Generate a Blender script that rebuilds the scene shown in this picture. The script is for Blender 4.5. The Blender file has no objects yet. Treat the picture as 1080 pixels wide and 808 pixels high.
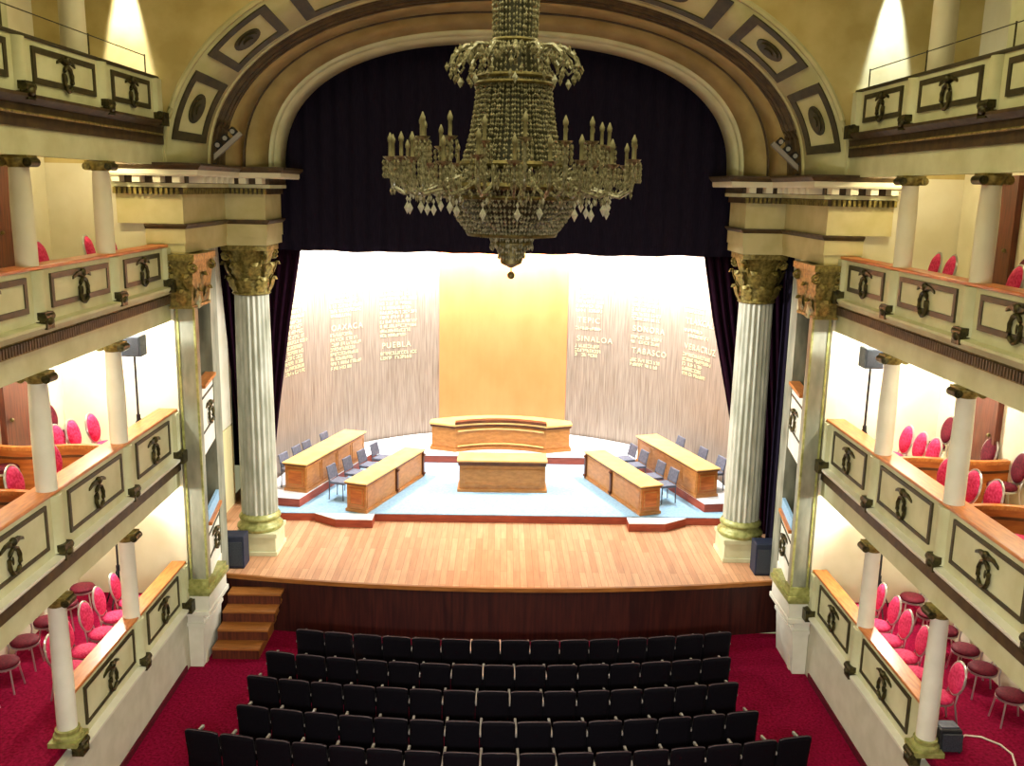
import bpy, bmesh, math, random
from mathutils import Vector, Matrix
random.seed(11)
PI = math.pi
sc = bpy.context.scene
COL = sc.collection
def rad(a): return a * PI / 180.0

# ------------------------------------------------------------------ materials
def lin(c):
    return tuple(((x / 255) / 12.92 if x / 255 <= .04045 else ((x / 255 + .055) / 1.055) ** 2.4) for x in c)
def new_mat(name):
    m = bpy.data.materials.new(name); m.use_nodes = True
    return m, m.node_tree, m.node_tree.nodes['Principled BSDF']
def nd(nt, t, **k):
    n = nt.nodes.new(t)
    for a, b in k.items(): setattr(n, a, b)
    return n
def mat(name, c1, c2=None, scale=6, rough=.55, metal=0, stretch=(1, 1, 1), detail=4, bump=0, bscale=None, spec=.4, lo=.35, hi=.65, trans=0, sheen=0):
    m, nt, p = new_mat(name)
    p.inputs['Roughness'].default_value = rough
    p.inputs['Metallic'].default_value = metal
    p.inputs['Specular IOR Level'].default_value = spec
    if trans: p.inputs['Transmission Weight'].default_value = trans
    if sheen: p.inputs['Sheen Weight'].default_value = sheen
    if c2 is None:
        p.inputs['Base Color'].default_value = (*lin(c1), 1)
        if not bump: return m
    tc = nd(nt, 'ShaderNodeTexCoord'); mp = nd(nt, 'ShaderNodeMapping')
    mp.inputs['Scale'].default_value = stretch
    nt.links.new(tc.outputs['Object'], mp.inputs['Vector'])
    if c2 is not None:
        n = nd(nt, 'ShaderNodeTexNoise'); n.inputs['Scale'].default_value = scale; n.inputs['Detail'].default_value = detail
        nt.links.new(mp.outputs[0], n.inputs['Vector'])
        r = nd(nt, 'ShaderNodeValToRGB')
        r.color_ramp.elements[0].position = lo; r.color_ramp.elements[1].position = hi
        r.color_ramp.elements[0].color = (*lin(c1), 1); r.color_ramp.elements[1].color = (*lin(c2), 1)
        nt.links.new(n.outputs['Fac'], r.inputs[0]); nt.links.new(r.outputs[0], p.inputs['Base Color'])
    if bump:
        b = nd(nt, 'ShaderNodeTexNoise'); b.inputs['Scale'].default_value = bscale or scale * 3; b.inputs['Detail'].default_value = 3
        nt.links.new(mp.outputs[0], b.inputs['Vector'])
        bp = nd(nt, 'ShaderNodeBump'); bp.inputs['Strength'].default_value = bump; bp.inputs['Distance'].default_value = .02
        nt.links.new(b.outputs['Fac'], bp.inputs['Height']); nt.links.new(bp.outputs[0], p.inputs['Normal'])
    return m
def planks(name, c1, c2, cm, wid, leng, rough=.35, rot=PI / 2, spec=.4):
    m, nt, p = new_mat(name)
    p.inputs['Roughness'].default_value = rough; p.inputs['Specular IOR Level'].default_value = spec
    tc = nd(nt, 'ShaderNodeTexCoord'); mp = nd(nt, 'ShaderNodeMapping'); mp.inputs['Rotation'].default_value = (0, 0, rot)
    nt.links.new(tc.outputs['Object'], mp.inputs['Vector'])
    b = nd(nt, 'ShaderNodeTexBrick'); b.offset = .37; b.offset_frequency = 2
    b.inputs['Color1'].default_value = (*lin(c1), 1); b.inputs['Color2'].default_value = (*lin(c2), 1); b.inputs['Mortar'].default_value = (*lin(cm), 1)
    b.inputs['Scale'].default_value = 1; b.inputs['Mortar Size'].default_value = .004; b.inputs['Brick Width'].default_value = leng; b.inputs['Row Height'].default_value = wid
    nt.links.new(mp.outputs[0], b.inputs['Vector'])
    n = nd(nt, 'ShaderNodeTexNoise'); n.inputs['Scale'].default_value = 3; n.inputs['Detail'].default_value = 5
    mp2 = nd(nt, 'ShaderNodeMapping'); mp2.inputs['Scale'].default_value = (6, .6, 1)
    nt.links.new(tc.outputs['Object'], mp2.inputs['Vector']); nt.links.new(mp2.outputs[0], n.inputs['Vector'])
    mx = nd(nt, 'ShaderNodeMix', data_type='RGBA', blend_type='MULTIPLY'); mx.inputs[0].default_value = .45
    nt.links.new(b.outputs['Color'], mx.inputs[6]); nt.links.new(n.outputs['Color'], mx.inputs[7])
    r = nd(nt, 'ShaderNodeValToRGB'); r.color_ramp.elements[0].color = (.45, .45, .45, 1); r.color_ramp.elements[1].color = (1, 1, 1, 1)
    r.color_ramp.elements[0].position = .3; r.color_ramp.elements[1].position = .7
    nt.links.new(n.outputs['Fac'], r.inputs[0]); nt.links.new(r.outputs[0], mx.inputs[7])
    nt.links.new(mx.outputs[2], p.inputs['Base Color'])
    return m

M = {}
M['paint'] = mat('cream_paint', (190, 188, 146), (206, 205, 168), 2.2, .6, bump=.05, bscale=9)
M['wall'] = mat('plaster_wall', (214, 206, 178), (224, 217, 194), 1.6, .75)
M['spandrel'] = mat('ochre_plaster', (176, 156, 96), (196, 178, 122), 1.8, .75)
M['line'] = mat('bronze_paint', (50, 44, 24), (68, 60, 34), 7, .5)
M['bronze'] = mat('dark_bronze', (36, 34, 18), (84, 76, 40), 14, .42, metal=.5)
M['gilt'] = mat('dull_gilding', (96, 84, 36), (150, 134, 70), 16, .45, metal=.35)
M['olivegold'] = mat('olive_gold_moulding', (130, 132, 70), (168, 168, 104), 10, .4, metal=.15)
M['darkmould'] = mat('dark_brown_moulding', (58, 44, 26), (84, 66, 38), 6, .5)
M['marble'] = mat('grey_marble', (150, 152, 132), (202, 202, 186), 4, .35, stretch=(1, 1, .35), detail=8, lo=.3, hi=.7)
M['greymarble'] = mat('dull_grey_marble', (104, 106, 90), (158, 158, 138), 4, .4, stretch=(1, 1, .35), detail=8, lo=.3, hi=.7)
M['entab'] = mat('ochre_cream_paint', (186, 174, 122), (202, 190, 142), 2, .65)
M['podium'] = mat('podium_paint', (192, 190, 168), (204, 202, 182), 3, .6)
M['core'] = mat('smoked_glass_core', (44, 42, 26), (70, 66, 44), 24, .35)
M['railwood'] = mat('varnished_rail', (176, 100, 44), (204, 128, 62), 4, .3, stretch=(6, 1, 6))
M['boxwood'] = mat('varnished_box_panel', (164, 84, 34), (196, 112, 50), 3, .35, stretch=(1, 1, 6))
M['doorwood'] = mat('brown_door_wood', (70, 30, 20), (104, 50, 30), 4, .45, stretch=(6, 6, .6))
M['carpet'] = mat('crimson_carpet', (104, 6, 34), (140, 14, 56), 22, .95, bump=.35, bscale=160, spec=.05)
M['pink'] = mat('crimson_damask', (194, 22, 74), (226, 70, 120), 26, .7, spec=.2)
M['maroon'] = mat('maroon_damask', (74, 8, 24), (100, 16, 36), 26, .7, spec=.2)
M['chrome'] = mat('silver_tube', (196, 194, 190), None, metal=.8, rough=.3)
M['seat'] = mat('black_seat_fabric', (5, 3, 8), (9, 6, 13), 30, .85, spec=.12)
M['seatrim'] = mat('seat_edge_piping', (70, 50, 56), None, rough=.5)
M['armrest'] = mat('pale_armrest', (150, 142, 136), None, rough=.2, spec=.9)
M['curtain'] = mat('black_velvet', (27, 23, 36), (33, 28, 42), 12, .95, spec=.03, stretch=(4, 4, .4))
M['drape'] = mat('plum_velvet', (20, 8, 18), (34, 12, 26), 12, .95, spec=.03, stretch=(4, 4, .4))
M['plank'] = planks('stage_planks', (216, 166, 126), (190, 136, 98), (146, 98, 60), .14, 1.9, .38)
M['apron'] = mat('dark_apron_wood', (38, 13, 13), (66, 27, 20), 3, .45, stretch=(5, 5, .35), detail=6)
M['stepwood'] = mat('stair_wood', (132, 80, 34), (160, 102, 48), 3, .4, stretch=(.8, 6, 6))
M['bluecarpet'] = mat('pale_blue_carpet', (134, 170, 198), (150, 184, 208), 18, .95, spec=.05)
M['whitecarpet'] = mat('white_carpet', (214, 216, 220), (226, 228, 230), 18, .95, spec=.05)
M['riser'] = mat('red_brown_riser', (140, 58, 38), (164, 76, 52), 3, .5, stretch=(1, 1, 6))
M['taupe'] = mat('taupe_veneer', (120, 107, 94), (156, 143, 130), 5, .5, stretch=(8, 8, .25), detail=8)
M['orange'] = mat('orange_veneer', (216, 128, 76), (222, 136, 84), .8, .42, stretch=(2, 2, 1))
M['desk'] = mat('oak_desk', (166, 108, 50), (188, 126, 64), 3, .4, stretch=(2, 2, 5))
M['deskdark'] = mat('dark_oak_trim', (78, 40, 18), (106, 58, 28), 4, .4)
M['desktop'] = mat('honey_desktop', (216, 168, 100), (228, 184, 116), 3, .32, stretch=(1, 1, 1))
M['stagechair'] = mat('grey_blue_upholstery', (84, 88, 104), (104, 108, 124), 16, .6)
M['letters'] = mat('gilded_letters', (236, 232, 186), None, rough=.3, metal=.2)
M['white'] = mat('white_panel_paint', (218, 216, 198), (228, 226, 210), 3, .5)
M['dark'] = mat('stage_black', (10, 8, 13), None, rough=.95, spec=.05)
M['boxgreen'] = mat('dark_green_lining', (30, 40, 30), (44, 54, 40), 4, .6)
M['navy'] = mat('navy_cabinet', (22, 28, 46), (32, 38, 58), 8, .6)
M['black'] = mat('black_plastic', (22, 22, 26), (32, 32, 36), 20, .45)
M['greybox'] = mat('grey_speaker_shell', (74, 82, 94), (92, 100, 112), 12, .5)
M['mesh'] = mat('speaker_mesh', (38, 42, 50), (58, 64, 74), 60, .6)
M['cable'] = mat('white_cable', (220, 206, 190), None, rough=.4)
M['crystal'] = mat('smoky_crystal', (104, 99, 72), (184, 176, 144), 30, .16, spec=.9, metal=.1)
M['crystalb'] = mat('clear_crystal', (188, 184, 160), (214, 210, 192), 30, .1, spec=1)
M['brass'] = mat('old_brass', (84, 74, 38), (126, 112, 64), 20, .45, metal=.5)
M['candle'] = mat('candle_tube', (140, 132, 100), (160, 152, 118), 20, .4)
M['archband'] = mat('olive_plaster', (178, 172, 124), (196, 190, 146), 2, .65)
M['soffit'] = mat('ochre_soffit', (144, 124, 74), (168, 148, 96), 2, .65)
M['cream_low'] = mat('cream_dado', (226, 214, 158), None, rough=.5)

# ------------------------------------------------------------------ mesh builder
ROOT = {}           # object name -> world origin of its thing
class MB:
    def __init__(s): s.v = []; s.f = []
    def add(s, vs, fs):
        o = len(s.v); s.v += [tuple(p) for p in vs]; s.f += [tuple(i + o for i in f) for f in fs]; return s
    def box(s, x0, x1, y0, y1, z0, z1):
        return s.add([(x, y, z) for z in (z0, z1) for y in (y0, y1) for x in (x0, x1)],
                     [(0, 2, 3, 1), (4, 5, 7, 6), (0, 1, 5, 4), (2, 6, 7, 3), (0, 4, 6, 2), (1, 3, 7, 5)])
    def cham(s, x0, x1, y0, y1, z0, z1, c):     # box with chamfered top edges
        s.prism([(x0, y0), (x1, y0), (x1, y1), (x0, y1)], z0, z1 - c)
        a = [(x0, y0, z1 - c), (x1, y0, z1 - c), (x1, y1, z1 - c), (x0, y1, z1 - c)]
        b = [(x0 + c, y0 + c, z1), (x1 - c, y0 + c, z1), (x1 - c, y1 - c, z1), (x0 + c, y1 - c, z1)]
        return s.add(a + b, [(0, 1, 5, 4), (1, 2, 6, 5), (2, 3, 7, 6), (3, 0, 4, 7), (4, 5, 6, 7)])
    def prism(s, poly, z0, z1):
        n = len(poly)
        return s.add([(x, y, z0) for x, y in poly] + [(x, y, z1) for x, y in poly],
                     [tuple(range(n - 1, -1, -1)), tuple(range(n, 2 * n))] + [(i, (i + 1) % n, n + (i + 1) % n, n + i) for i in range(n)])
    def hull2(s, a, b):                          # two rings of same length joined, capped
        n = len(a)
        return s.add(list(a) + list(b), [tuple(range(n - 1, -1, -1)), tuple(range(n, 2 * n))] + [(i, (i + 1) % n, n + (i + 1) % n, n + i) for i in range(n)])
    def lathe(s, prof, n=24, cx=0, cy=0, flute=0, nf=20, caps=True):
        vs = []; fs = []
        for r, z in prof:
            for i in range(n):
                a = 2 * PI * i / n
                rr = r * (1 - flute * (.5 - .5 * math.cos(nf * a)) ) if flute else r
                vs.append((cx + rr * math.cos(a), cy + rr * math.sin(a), z))
        for k in range(len(prof) - 1):
            for i in range(n):
                fs.append((k * n + i, k * n + (i + 1) % n, (k + 1) * n + (i + 1) % n, (k + 1) * n + i))
        if caps:
            fs.append(tuple(range(n - 1, -1, -1))); b = (len(prof) - 1) * n; fs.append(tuple(range(b, b + n)))
        return s.add(vs, fs)
    def tube(s, pts, r, n=8, closed=False):
        pts = [Vector(p) for p in pts]; m = len(pts); vs = []; fs = []
        rs = r if isinstance(r, (list, tuple)) else [r] * m
        for i, p in enumerate(pts):
            if closed: t = pts[(i + 1) % m] - pts[i - 1]
            else: t = pts[min(i + 1, m - 1)] - pts[max(i - 1, 0)]
            t.normalize()
            up = Vector((0, 0, 1)) if abs(t.z) < .95 else Vector((0, 1, 0))
            a = t.cross(up).normalized(); b = t.cross(a)
            for k in range(n):
                g = 2 * PI * k / n
                vs.append(p + (a * math.cos(g) + b * math.sin(g)) * rs[i])
        for i in range(m if closed else m - 1):
            j = (i + 1) % m
            for k in range(n): fs.append((i * n + k, i * n + (k + 1) % n, j * n + (k + 1) % n, j * n + k))
        if not closed:
            fs.append(tuple(range(n - 1, -1, -1))); fs.append(tuple(range((m - 1) * n, m * n)))
        return s.add(vs, fs)
    def ball(s, c, rx, ry=None, rz=None, n=10, m=6):
        ry = ry or rx; rz = rz or rx
        vs = [(c[0], c[1], c[2] - rz)]
        for j in range(1, m):
            t = -PI / 2 + PI * j / m
            for i in range(n):
                a = 2 * PI * i / n
                vs.append((c[0] + rx * math.cos(t) * math.cos(a), c[1] + ry * math.cos(t) * math.sin(a), c[2] + rz * math.sin(t)))
        vs.append((c[0], c[1], c[2] + rz)); L = len(vs) - 1
        fs = [(0, 1 + (i + 1) % n, 1 + i) for i in range(n)]
        for j in range(m - 2):
            for i in range(n):
                fs.append((1 + j * n + i, 1 + j * n + (i + 1) % n, 1 + (j + 1) * n + (i + 1) % n, 1 + (j + 1) * n + i))
        b = 1 + (m - 2) * n
        fs += [(b + i, b + (i + 1) % n, L) for i in range(n)]
        return s.add(vs, fs)
    def octa(s, c, r, h):
        x, y, z = c
        return s.add([(x + r, y, z), (x, y + r, z), (x - r, y, z), (x, y - r, z), (x, y, z + h), (x, y, z - h)],
                     [(0, 1, 4), (1, 2, 4), (2, 3, 4), (3, 0, 4), (1, 0, 5), (2, 1, 5), (3, 2, 5), (0, 3, 5)])
    def xf(s, fn): s.v = [tuple(fn(*p)) for p in s.v]; return s
    def place(s, loc=(0, 0, 0), rz=0):
        c, n = math.cos(rz), math.sin(rz)
        return s.xf(lambda x, y, z: (loc[0] + c * x - n * y, loc[1] + n * x + c * y, loc[2] + z))
    def join(s, o): return s.add(o.v, o.f)
    def build(s, name, m, parent=None, smooth=None, kind=None, label=None, org=None, cat=None, group=None):
        me = bpy.data.meshes.new(name)
        o0 = ROOT.get(parent.name, Vector((0, 0, 0))) if parent else Vector(org or (0, 0, 0))
        me.from_pydata([(p[0] - o0[0], p[1] - o0[1], p[2] - o0[2]) for p in s.v], [], s.f)
        bm = bmesh.new(); bm.from_mesh(me)
        bmesh.ops.recalc_face_normals(bm, faces=bm.faces)
        bm.to_mesh(me); bm.free()
        me.materials.append(M[m])
        if smooth:
            me.polygons.foreach_set('use_smooth', [True] * len(me.polygons)); me.set_sharp_from_angle(angle=rad(smooth))
        o = bpy.data.objects.new(name, me); COL.objects.link(o)
        if parent: o.parent = parent; ROOT[o.name] = o0
        else: o.location = o0; ROOT[o.name] = o0
        if kind: o['kind'] = kind
        if label: o['label'] = label
        if cat: o['category'] = cat
        if group: o['group'] = group
        return o
def thing(name, label, cat, loc=(0, 0, 0), group=None, rz=0):
    o = bpy.data.objects.new(name, None); COL.objects.link(o); o.empty_display_size = .1
    o.location = loc; o.rotation_euler = (0, 0, rz); o['label'] = label; o['category'] = cat
    if group: o['group'] = group
    ROOT[o.name] = Vector(loc)
    return o
def dup(src, loc, rz, label):
    def rec(o, par):
        c = o.copy(); COL.objects.link(c)
        if par: c.parent = par
        for ch in list(o.children): rec(ch, c)
        return c
    r = rec(src, None); r.location = loc; r.rotation_euler = (0, 0, rz); r['label'] = label
    return r
def bevel(o, w=.01, seg=2):
    b = o.modifiers.new('bevel', 'BEVEL'); b.width = w; b.segments = seg; b.limit_method = 'ANGLE'
    return o
SIDE = {-1: 'left', 1: 'right'}
ORD = ['first', 'second', 'third', 'fourth', 'fifth', 'sixth', 'seventh', 'eighth', 'ninth', 'tenth', 'eleventh', 'twelfth', 'thirteenth', 'fourteenth', 'fifteenth', 'sixteenth', 'seventeenth']

# ------------------------------------------------------------------ setting
ENDY = 16.85
MB().box(-8.2, 8.2, -3, 18.4, -.2, 0).build('floor', 'carpet', kind='structure')
MB().box(-8.2, 8.2, -3, 21, 13.5, 13.7).build('ceiling', 'wall', kind='structure')
for s in (-1, 1):
    MB().box(s * 8.1, s * 8.3, -3, ENDY + .1, 0, 13.5).build('wall_' + SIDE[s], 'wall', kind='structure')
    # low podium wall under the ground boxes, with its skirting
    MB().box(s * 6.0, s * 6.12, 11.4, ENDY - .02, 0, 1.3).build('wall_' + SIDE[s], 'podium', kind='structure')
    MB().box(s * 6.0, s * 6.12, -3, 11.4, 0, 1.3).build('wall_' + SIDE[s], 'podium', kind='structure')
    MB().box(s * 5.975, s * 6.0, -3, 16.5, 0, .13).build('baseboard_' + SIDE[s], 'maroon', kind='structure')
    # box floors = ceilings of the tier below
    for z0, z1 in ((1.28, 1.45), (3.95, 4.35), (7.08, 7.35), (9.82, 10.2)):
        MB().box(s * 6.12, s * 8.1, -3, ENDY, z0, z1).build('floor_' + SIDE[s], 'carpet' if z0 < 3 else 'wall', kind='structure')
    # end wall of the boxes
    MB().box(s * 5.72, s * 8.1, ENDY, ENDY + .12, 0, 9.5).build('wall_front', 'wall', kind='structure')
    MB().box(s * 5.95, s * 6.16, ENDY - .12, ENDY, 1.2, 7.0).build('trim_' + ('1' if s < 0 else '2'), 'wall', kind='structure')

# arch curves:  z = z0 + h*(1-|x/a|^n)^(1/n)
Z0 = 9.5
def curve(a, h, n, N=64):
    out = []
    for i in range(N + 1):
        t = PI * i / N
        c, q = math.cos(t), math.sin(t)
        out.append((-a * math.copysign(abs(c) ** (2 / n), c), Z0 + h * abs(q) ** (2 / n)))
    return out
RINGS = [  # a, h, n, y
    ('inner', 4.72, 2.66, 2.45, 20.4), ('inner2', 4.72, 2.66, 2.45, 19.4), ('strip', 4.80, 2.76, 2.42, 19.3), ('line1', 5.16, 3.0, 2.35, 18.9),
    ('line2', 5.19, 3.03, 2.33, 18.85), ('mould1', 5.36, 3.10, 2.2, 18.1), ('mould2', 5.50, 3.24, 2.15, 17.85), ('pin', 5.53, 3.27, 2.12, 17.7), ('pout', 6.0, 3.8, 2.08, ENDY)]
R = {n: (a, h, e, y) for n, a, h, e, y in RINGS}
def ring3(r): a, h, e, y = r; return [(x, y, z) for x, z in curve(a, h, e)]
def loft(r0, r1, out=.12):
    a, b = ring3(r0), ring3(r1); n = len(a)
    mb = MB(); mb.add(a + b, [(i, i + 1, n + i + 1, n + i) for i in range(n - 1)]); return mb
arch = thing('proscenium_arch', 'great cream stage arch with dark framed panels above the black curtain', 'arch', (0, 19.0, 9.5))
def thick(o, t, off=1):
    so = o.modifiers.new('solid', 'SOLIDIFY'); so.thickness = t; so.offset = off; return o
thick(loft(R['inner'], R['inner2']).join(loft(R['inner2'], R['strip'])).build('inner_edge', 'paint', arch, 40), .05, 0)
thick(loft(R['strip'], R['line1']).build('soffit_band', 'soffit', arch, 40), .05, 0)
thick(loft(R['line1'], R['line2']).build('soffit_line', 'darkmould', arch, 40), .06, 0)
thick(loft(R['line2'], R['mould1']).build('soffit_band', 'soffit', arch, 40), .05, 0)
ms = MB()
for q in (0, .33, .66, 1):
    a, h, e, y = [R['mould1'][k] * (1 - q) + R['mould2'][k] * q for k in range(4)]
    ms.tube(ring3((a, h, e, y)), .055 if q in (0, 1) else .075, 6)
ms.build('arch_moulding', 'darkmould', arch, 40)
thick(loft(R['mould2'], R['pin']).build('arch_fillet', 'archband', arch, 40), .05, 0)
thick(loft(R['pin'], R['pout']).build('panel_band', 'archband', arch, 40), .05, 0)
MB().tube(ring3((6.0, 3.8, 2.08, ENDY - .02)), .05, 6).build('outer_bead', 'archband', arch, 40)
def bandpt(t, q, lift=0.0):          # t along the arch 0..1 (0 left spring), q 0 inner .. 1 outer
    def at(t, q):
        pa, po = R['pin'], R['pout']
        a, h, e, y = [pa[k] * (1 - q) + po[k] * q for k in range(4)]
        g = PI * t; c, sn = math.cos(g), math.sin(g)
        return Vector((-a * math.copysign(abs(c) ** (2 / e), c), y, Z0 + h * abs(sn) ** (2 / e)))
    p = at(t, q)
    if lift:
        d1 = at(min(t + .002, .999), q) - at(max(t - .002, .001), q); d2 = at(t, q + .01) - at(t, q - .01)
        n = d1.cross(d2).normalized()
        if n.y > 0: n = -n
        p = p + n * lift
    return p
def patch(t0, t1, q0, q1, lift, N=12, h=.03):
    mb = MB(); lo = []; hi = []
    loop = [(t0 + (t1 - t0) * i / N, q0) for i in range(N + 1)] + [(t0 + (t1 - t0) * (N - i) / N, q1) for i in range(N + 1)]
    a = [bandpt(t, q, lift) for t, q in loop]; b = [bandpt(t, q, lift + h) for t, q in loop]
    n = N + 1; vs = a + b; m = len(a); fs = []
    for i in range(N):
        fs.append((i, i + 1, m - 2 - i, m - 1 - i)); fs.append((m + i, m + i + 1, 2 * m - 2 - i, 2 * m - 1 - i))
    for i in range(m): fs.append((i, (i + 1) % m, m + (i + 1) % m, m + i))
    return mb.add(vs, fs)
for k, (t0, t1) in enumerate([(.035, .138), (.163, .256), (.281, .40), (.425, .575), (.60, .719), (.744, .837), (.862, .965)]):
    pn = patch(t0, t1, .12, .88, .02, h=.02).build('coffer_panel', 'archband', arch, 40)
    w = .11; dt = (t1 - t0) * .13
    fr = MB()
    fr.join(patch(t0, t1, .10, .10 + w, .04)); fr.join(patch(t0, t1, .9 - w, .9, .04))
    fr.join(patch(t0, t0 + dt, .10, .9, .04, 3)); fr.join(patch(t1 - dt, t1, .10, .9, .04, 3))
    fr.build('panel_frame', 'line', pn)
    tm = (t0 + t1) / 2; c = bandpt(tm, .5, .05)
    e1 = (bandpt(tm + .03, .5, .05) - bandpt(tm - .03, .5, .05)); l1 = e1.length; e1 = e1 / l1
    e2 = (bandpt(tm, .6, .05) - bandpt(tm, .4, .05)).normalized(); n = e1.cross(e2).normalized()
    ro = MB()
    for rr, hh, z in ((1, .03, 0), (.72, .03, .03), (.35, .04, .05)):
        pa = [c + e1 * (.27 * rr * math.cos(2 * PI * i / 20)) + e2 * (.15 * rr * math.sin(2 * PI * i / 20)) - n * z * (1 if n.y > 0 else -1) for i in range(20)]
        pb = [p - n * hh * (1 if n.y > 0 else -1) for p in pa]
        ro.hull2(pa, pb)
    ro.build('rosette', 'line', pn)

# plaster wall above the arch (spandrels)
cv = curve(6.0, 3.8, 2.08)
sp = MB(); n = len(cv)
sp.add([(x, ENDY, z) for x, z in cv] + [(x, ENDY, 13.5) for x, z in cv], [(i, i + 1, n + i + 1, n + i) for i in range(n - 1)])
for s in (-1, 1): sp.box(s * 6.0, s * 8.1, ENDY, ENDY + .12, 9.5, 13.5)
sp.build('wall_front', 'spandrel', kind='structure')

# ------------------------------------------------------------------ balconies
FLOOR = {0: 1.45, 1: 4.35, 2: 7.35, 3: 10.2}
TIER = {  # rail, face bottom, ledge bottom, band bottom, beam bottom
    0: (2.2, 1.36, 1.22, None, None), 1: (5.16, 4.30, 4.16, 3.97, 3.66), 2: (8.13, 7.43, 7.27, 7.08, 6.77), 3: (10.96, 10.26, 10.12, 9.84, 9.5)}
TNAME = {0: 'ground level', 1: 'middle', 2: 'upper', 3: 'topmost'}
COLY = (9.55, 11.95, 14.35)
BAYS = ((7.3, 9.35), (9.85, 11.65), (12.28, 14.1), (14.7, 16.22))
def medallion(s, x, y, z, k):      # wreath hanging from a winged bow, standing proud of the panel
    mb = MB(); f = lambda dx, dy, dz: (x - s * dx, y + dy * k, z + dz * k)
    mb.tube([f(.03, .125 * math.cos(a), -.075 + .165 * math.sin(a)) for a in [2 * PI * i / 20 for i in range(20)]], [.026 + .007 * (i % 2) for i in range(20)], 6, True)
    for q in (-1, 1):       # swept ribbon ends
        mb.hull2([f(0, q * .02, .10), f(.05, q * .02, .12), f(.05, q * .02, .2), f(0, q * .02, .2)], [f(.0, q * .16, .13), f(.04, q * .16, .15), f(.04, q * .16, .19), f(0, q * .16, .19)])
        mb.hull2([f(0, q * .16, .13), f(.04, q * .16, .15), f(.04, q * .16, .19), f(0, q * .16, .19)], [f(0, q * .28, .10), f(.02, q * .28, .10), f(.02, q * .27, .14), f(0, q * .27, .14)])
    mb.ball(f(.03, 0, .17), .05, .065, .06, 10, 6); mb.ball(f(.01, 0, -.075), .012, .02, .06)
    return mb
def balcony(s, t):
    rail, fb, lb, bb, be = TIER[t]
    side = SIDE[s]
    y0 = 11.95 if t == 0 else 5.0
    root = thing('balcony_front', {
        0: 'white low balcony front with wooden rail, lowest on the %s side of the hall',
        1: 'cream balcony front with orange wooden rail, second from the floor on the %s',
        2: 'olive cream balcony front with dentil band, third from the floor on the %s',
        3: 'dim olive topmost balcony front under the thin guard rail on the %s'}[t] % side, 'balcony', (s * 6, 12, fb), 'balcony fronts')
    def X(a, b): return (s * a, s * b)
    MB().box(*X(5.98, 6.16), y0, ENDY - .01, fb - .02, rail - .05).build('parapet', 'paint', root)
    rm = {0: 'railwood', 1: 'railwood', 2: 'boxwood', 3: 'line'}[t]
    wd = {0: 6.22, 1: 6.3, 2: 6.24, 3: 6.2}[t]
    bevel(MB().box(*X(5.95, wd), y0, 16.66, rail - .05, rail).build('rail', rm, root), .012)
    led = MB(); x1 = 5.86 if t < 3 else 5.84
    led.hull2([(s * 6.1, y0, fb), (s * x1, y0, fb - .03), (s * x1, y0, fb - .07), (s * 5.93, y0, lb), (s * 6.1, y0, lb)],
              [(s * 6.1, 16.62, fb), (s * x1, 16.62, fb - .03), (s * x1, 16.62, fb - .07), (s * 5.93, 16.62, lb), (s * 6.1, 16.62, lb)])
    led.build('ledge', {0: 'white', 1: 'white', 2: 'paint', 3: 'darkmould'}[t], root)
    if bb:
        MB().box(*X(5.97, 6.16), y0, ENDY - .01, bb, lb + .02).build('frieze_band', {1: 'darkmould', 2: 'gilt', 3: 'darkmould'}[t], root)
        if t == 2:
            d = MB(); y = y0
            while y < 16.55:
                d.box(*X(5.915, 5.965), y, y + .035, bb + .03, lb - .03); y += .07
            d.build('dentils', 'darkmould', root, label='row of small dark dentils')
        if t == 3:
            MB().tube([(s * 5.92, y0, bb + .16), (s * 5.92, 16.62, bb + .16)], .02, 6).build('bead', 'gilt', root)
        MB().box(*X(6.0, 6.16), y0, ENDY - .02, be, bb).build('beam', 'paint', root)
    for y in COLY:
        if y < y0 - .1: continue
        if not (t == 0 and y < 12):
            MB().lathe([(.145, fb), (.145, rail - .055)], 20, s * 6.04, y).build('pilaster_strip', 'paint', root, 40)
        b = MB()
        b.box(*X(5.85, 6.0), y - .115, y + .115, fb + .02, fb + .12)
        b.tube([(s * 5.89, y - .125, fb + .06), (s * 5.89, y + .125, fb + .06)], .06, 10); b.ball((s * 5.85, y, fb + .0), .05, .08, .06)
        b.box(*X(5.84, 6.0), y - .10, y + .10, fb - .10, fb + .02)
        b.build('console', 'bronze', root, 40)
    b = MB(); b.box(*X(5.80, 6.0), 16.40, 16.62, fb - .12, fb + .10); b.tube([(s * 5.88, 16.39, fb + .06), (s * 5.88, 16.63, fb + .06)], .06, 10)
    b.build('console', 'bronze', root, 40)
    MB().box(*X(5.9, 6.0), 16.42, 16.62, fb + .1, rail - .05).build('pilaster_strip', 'paint', root)
    for a, c in BAYS:
        if c < y0: continue
        z0, z1 = fb + .13, rail - .12
        pn = MB().box(*X(5.966, 5.985), a + .02, c - .02, z0 + .02, z1 - .02).build('panel', 'paint', root)
        w = .055 if t in (0, 1) else .075
        fr = MB()
        fr.box(*X(5.95, 5.985), a, c, z0, z0 + w); fr.box(*X(5.95, 5.985), a, c, z1 - w, z1)
        fr.box(*X(5.95, 5.985), a, a + w, z0 + w, z1 - w); fr.box(*X(5.95, 5.985), c - w, c, z0 + w, z1 - w)
        fr.build('panel_frame', 'line', pn)
        medallion(s, s * 5.965, (a + c) / 2, (z0 + z1) / 2 - .01, 1.0 if t < 3 else .95).build('medallion', 'bronze', pn, 50)
    return root
for t in range(4):
    for s in (-1, 1): balcony(s, t)

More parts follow.
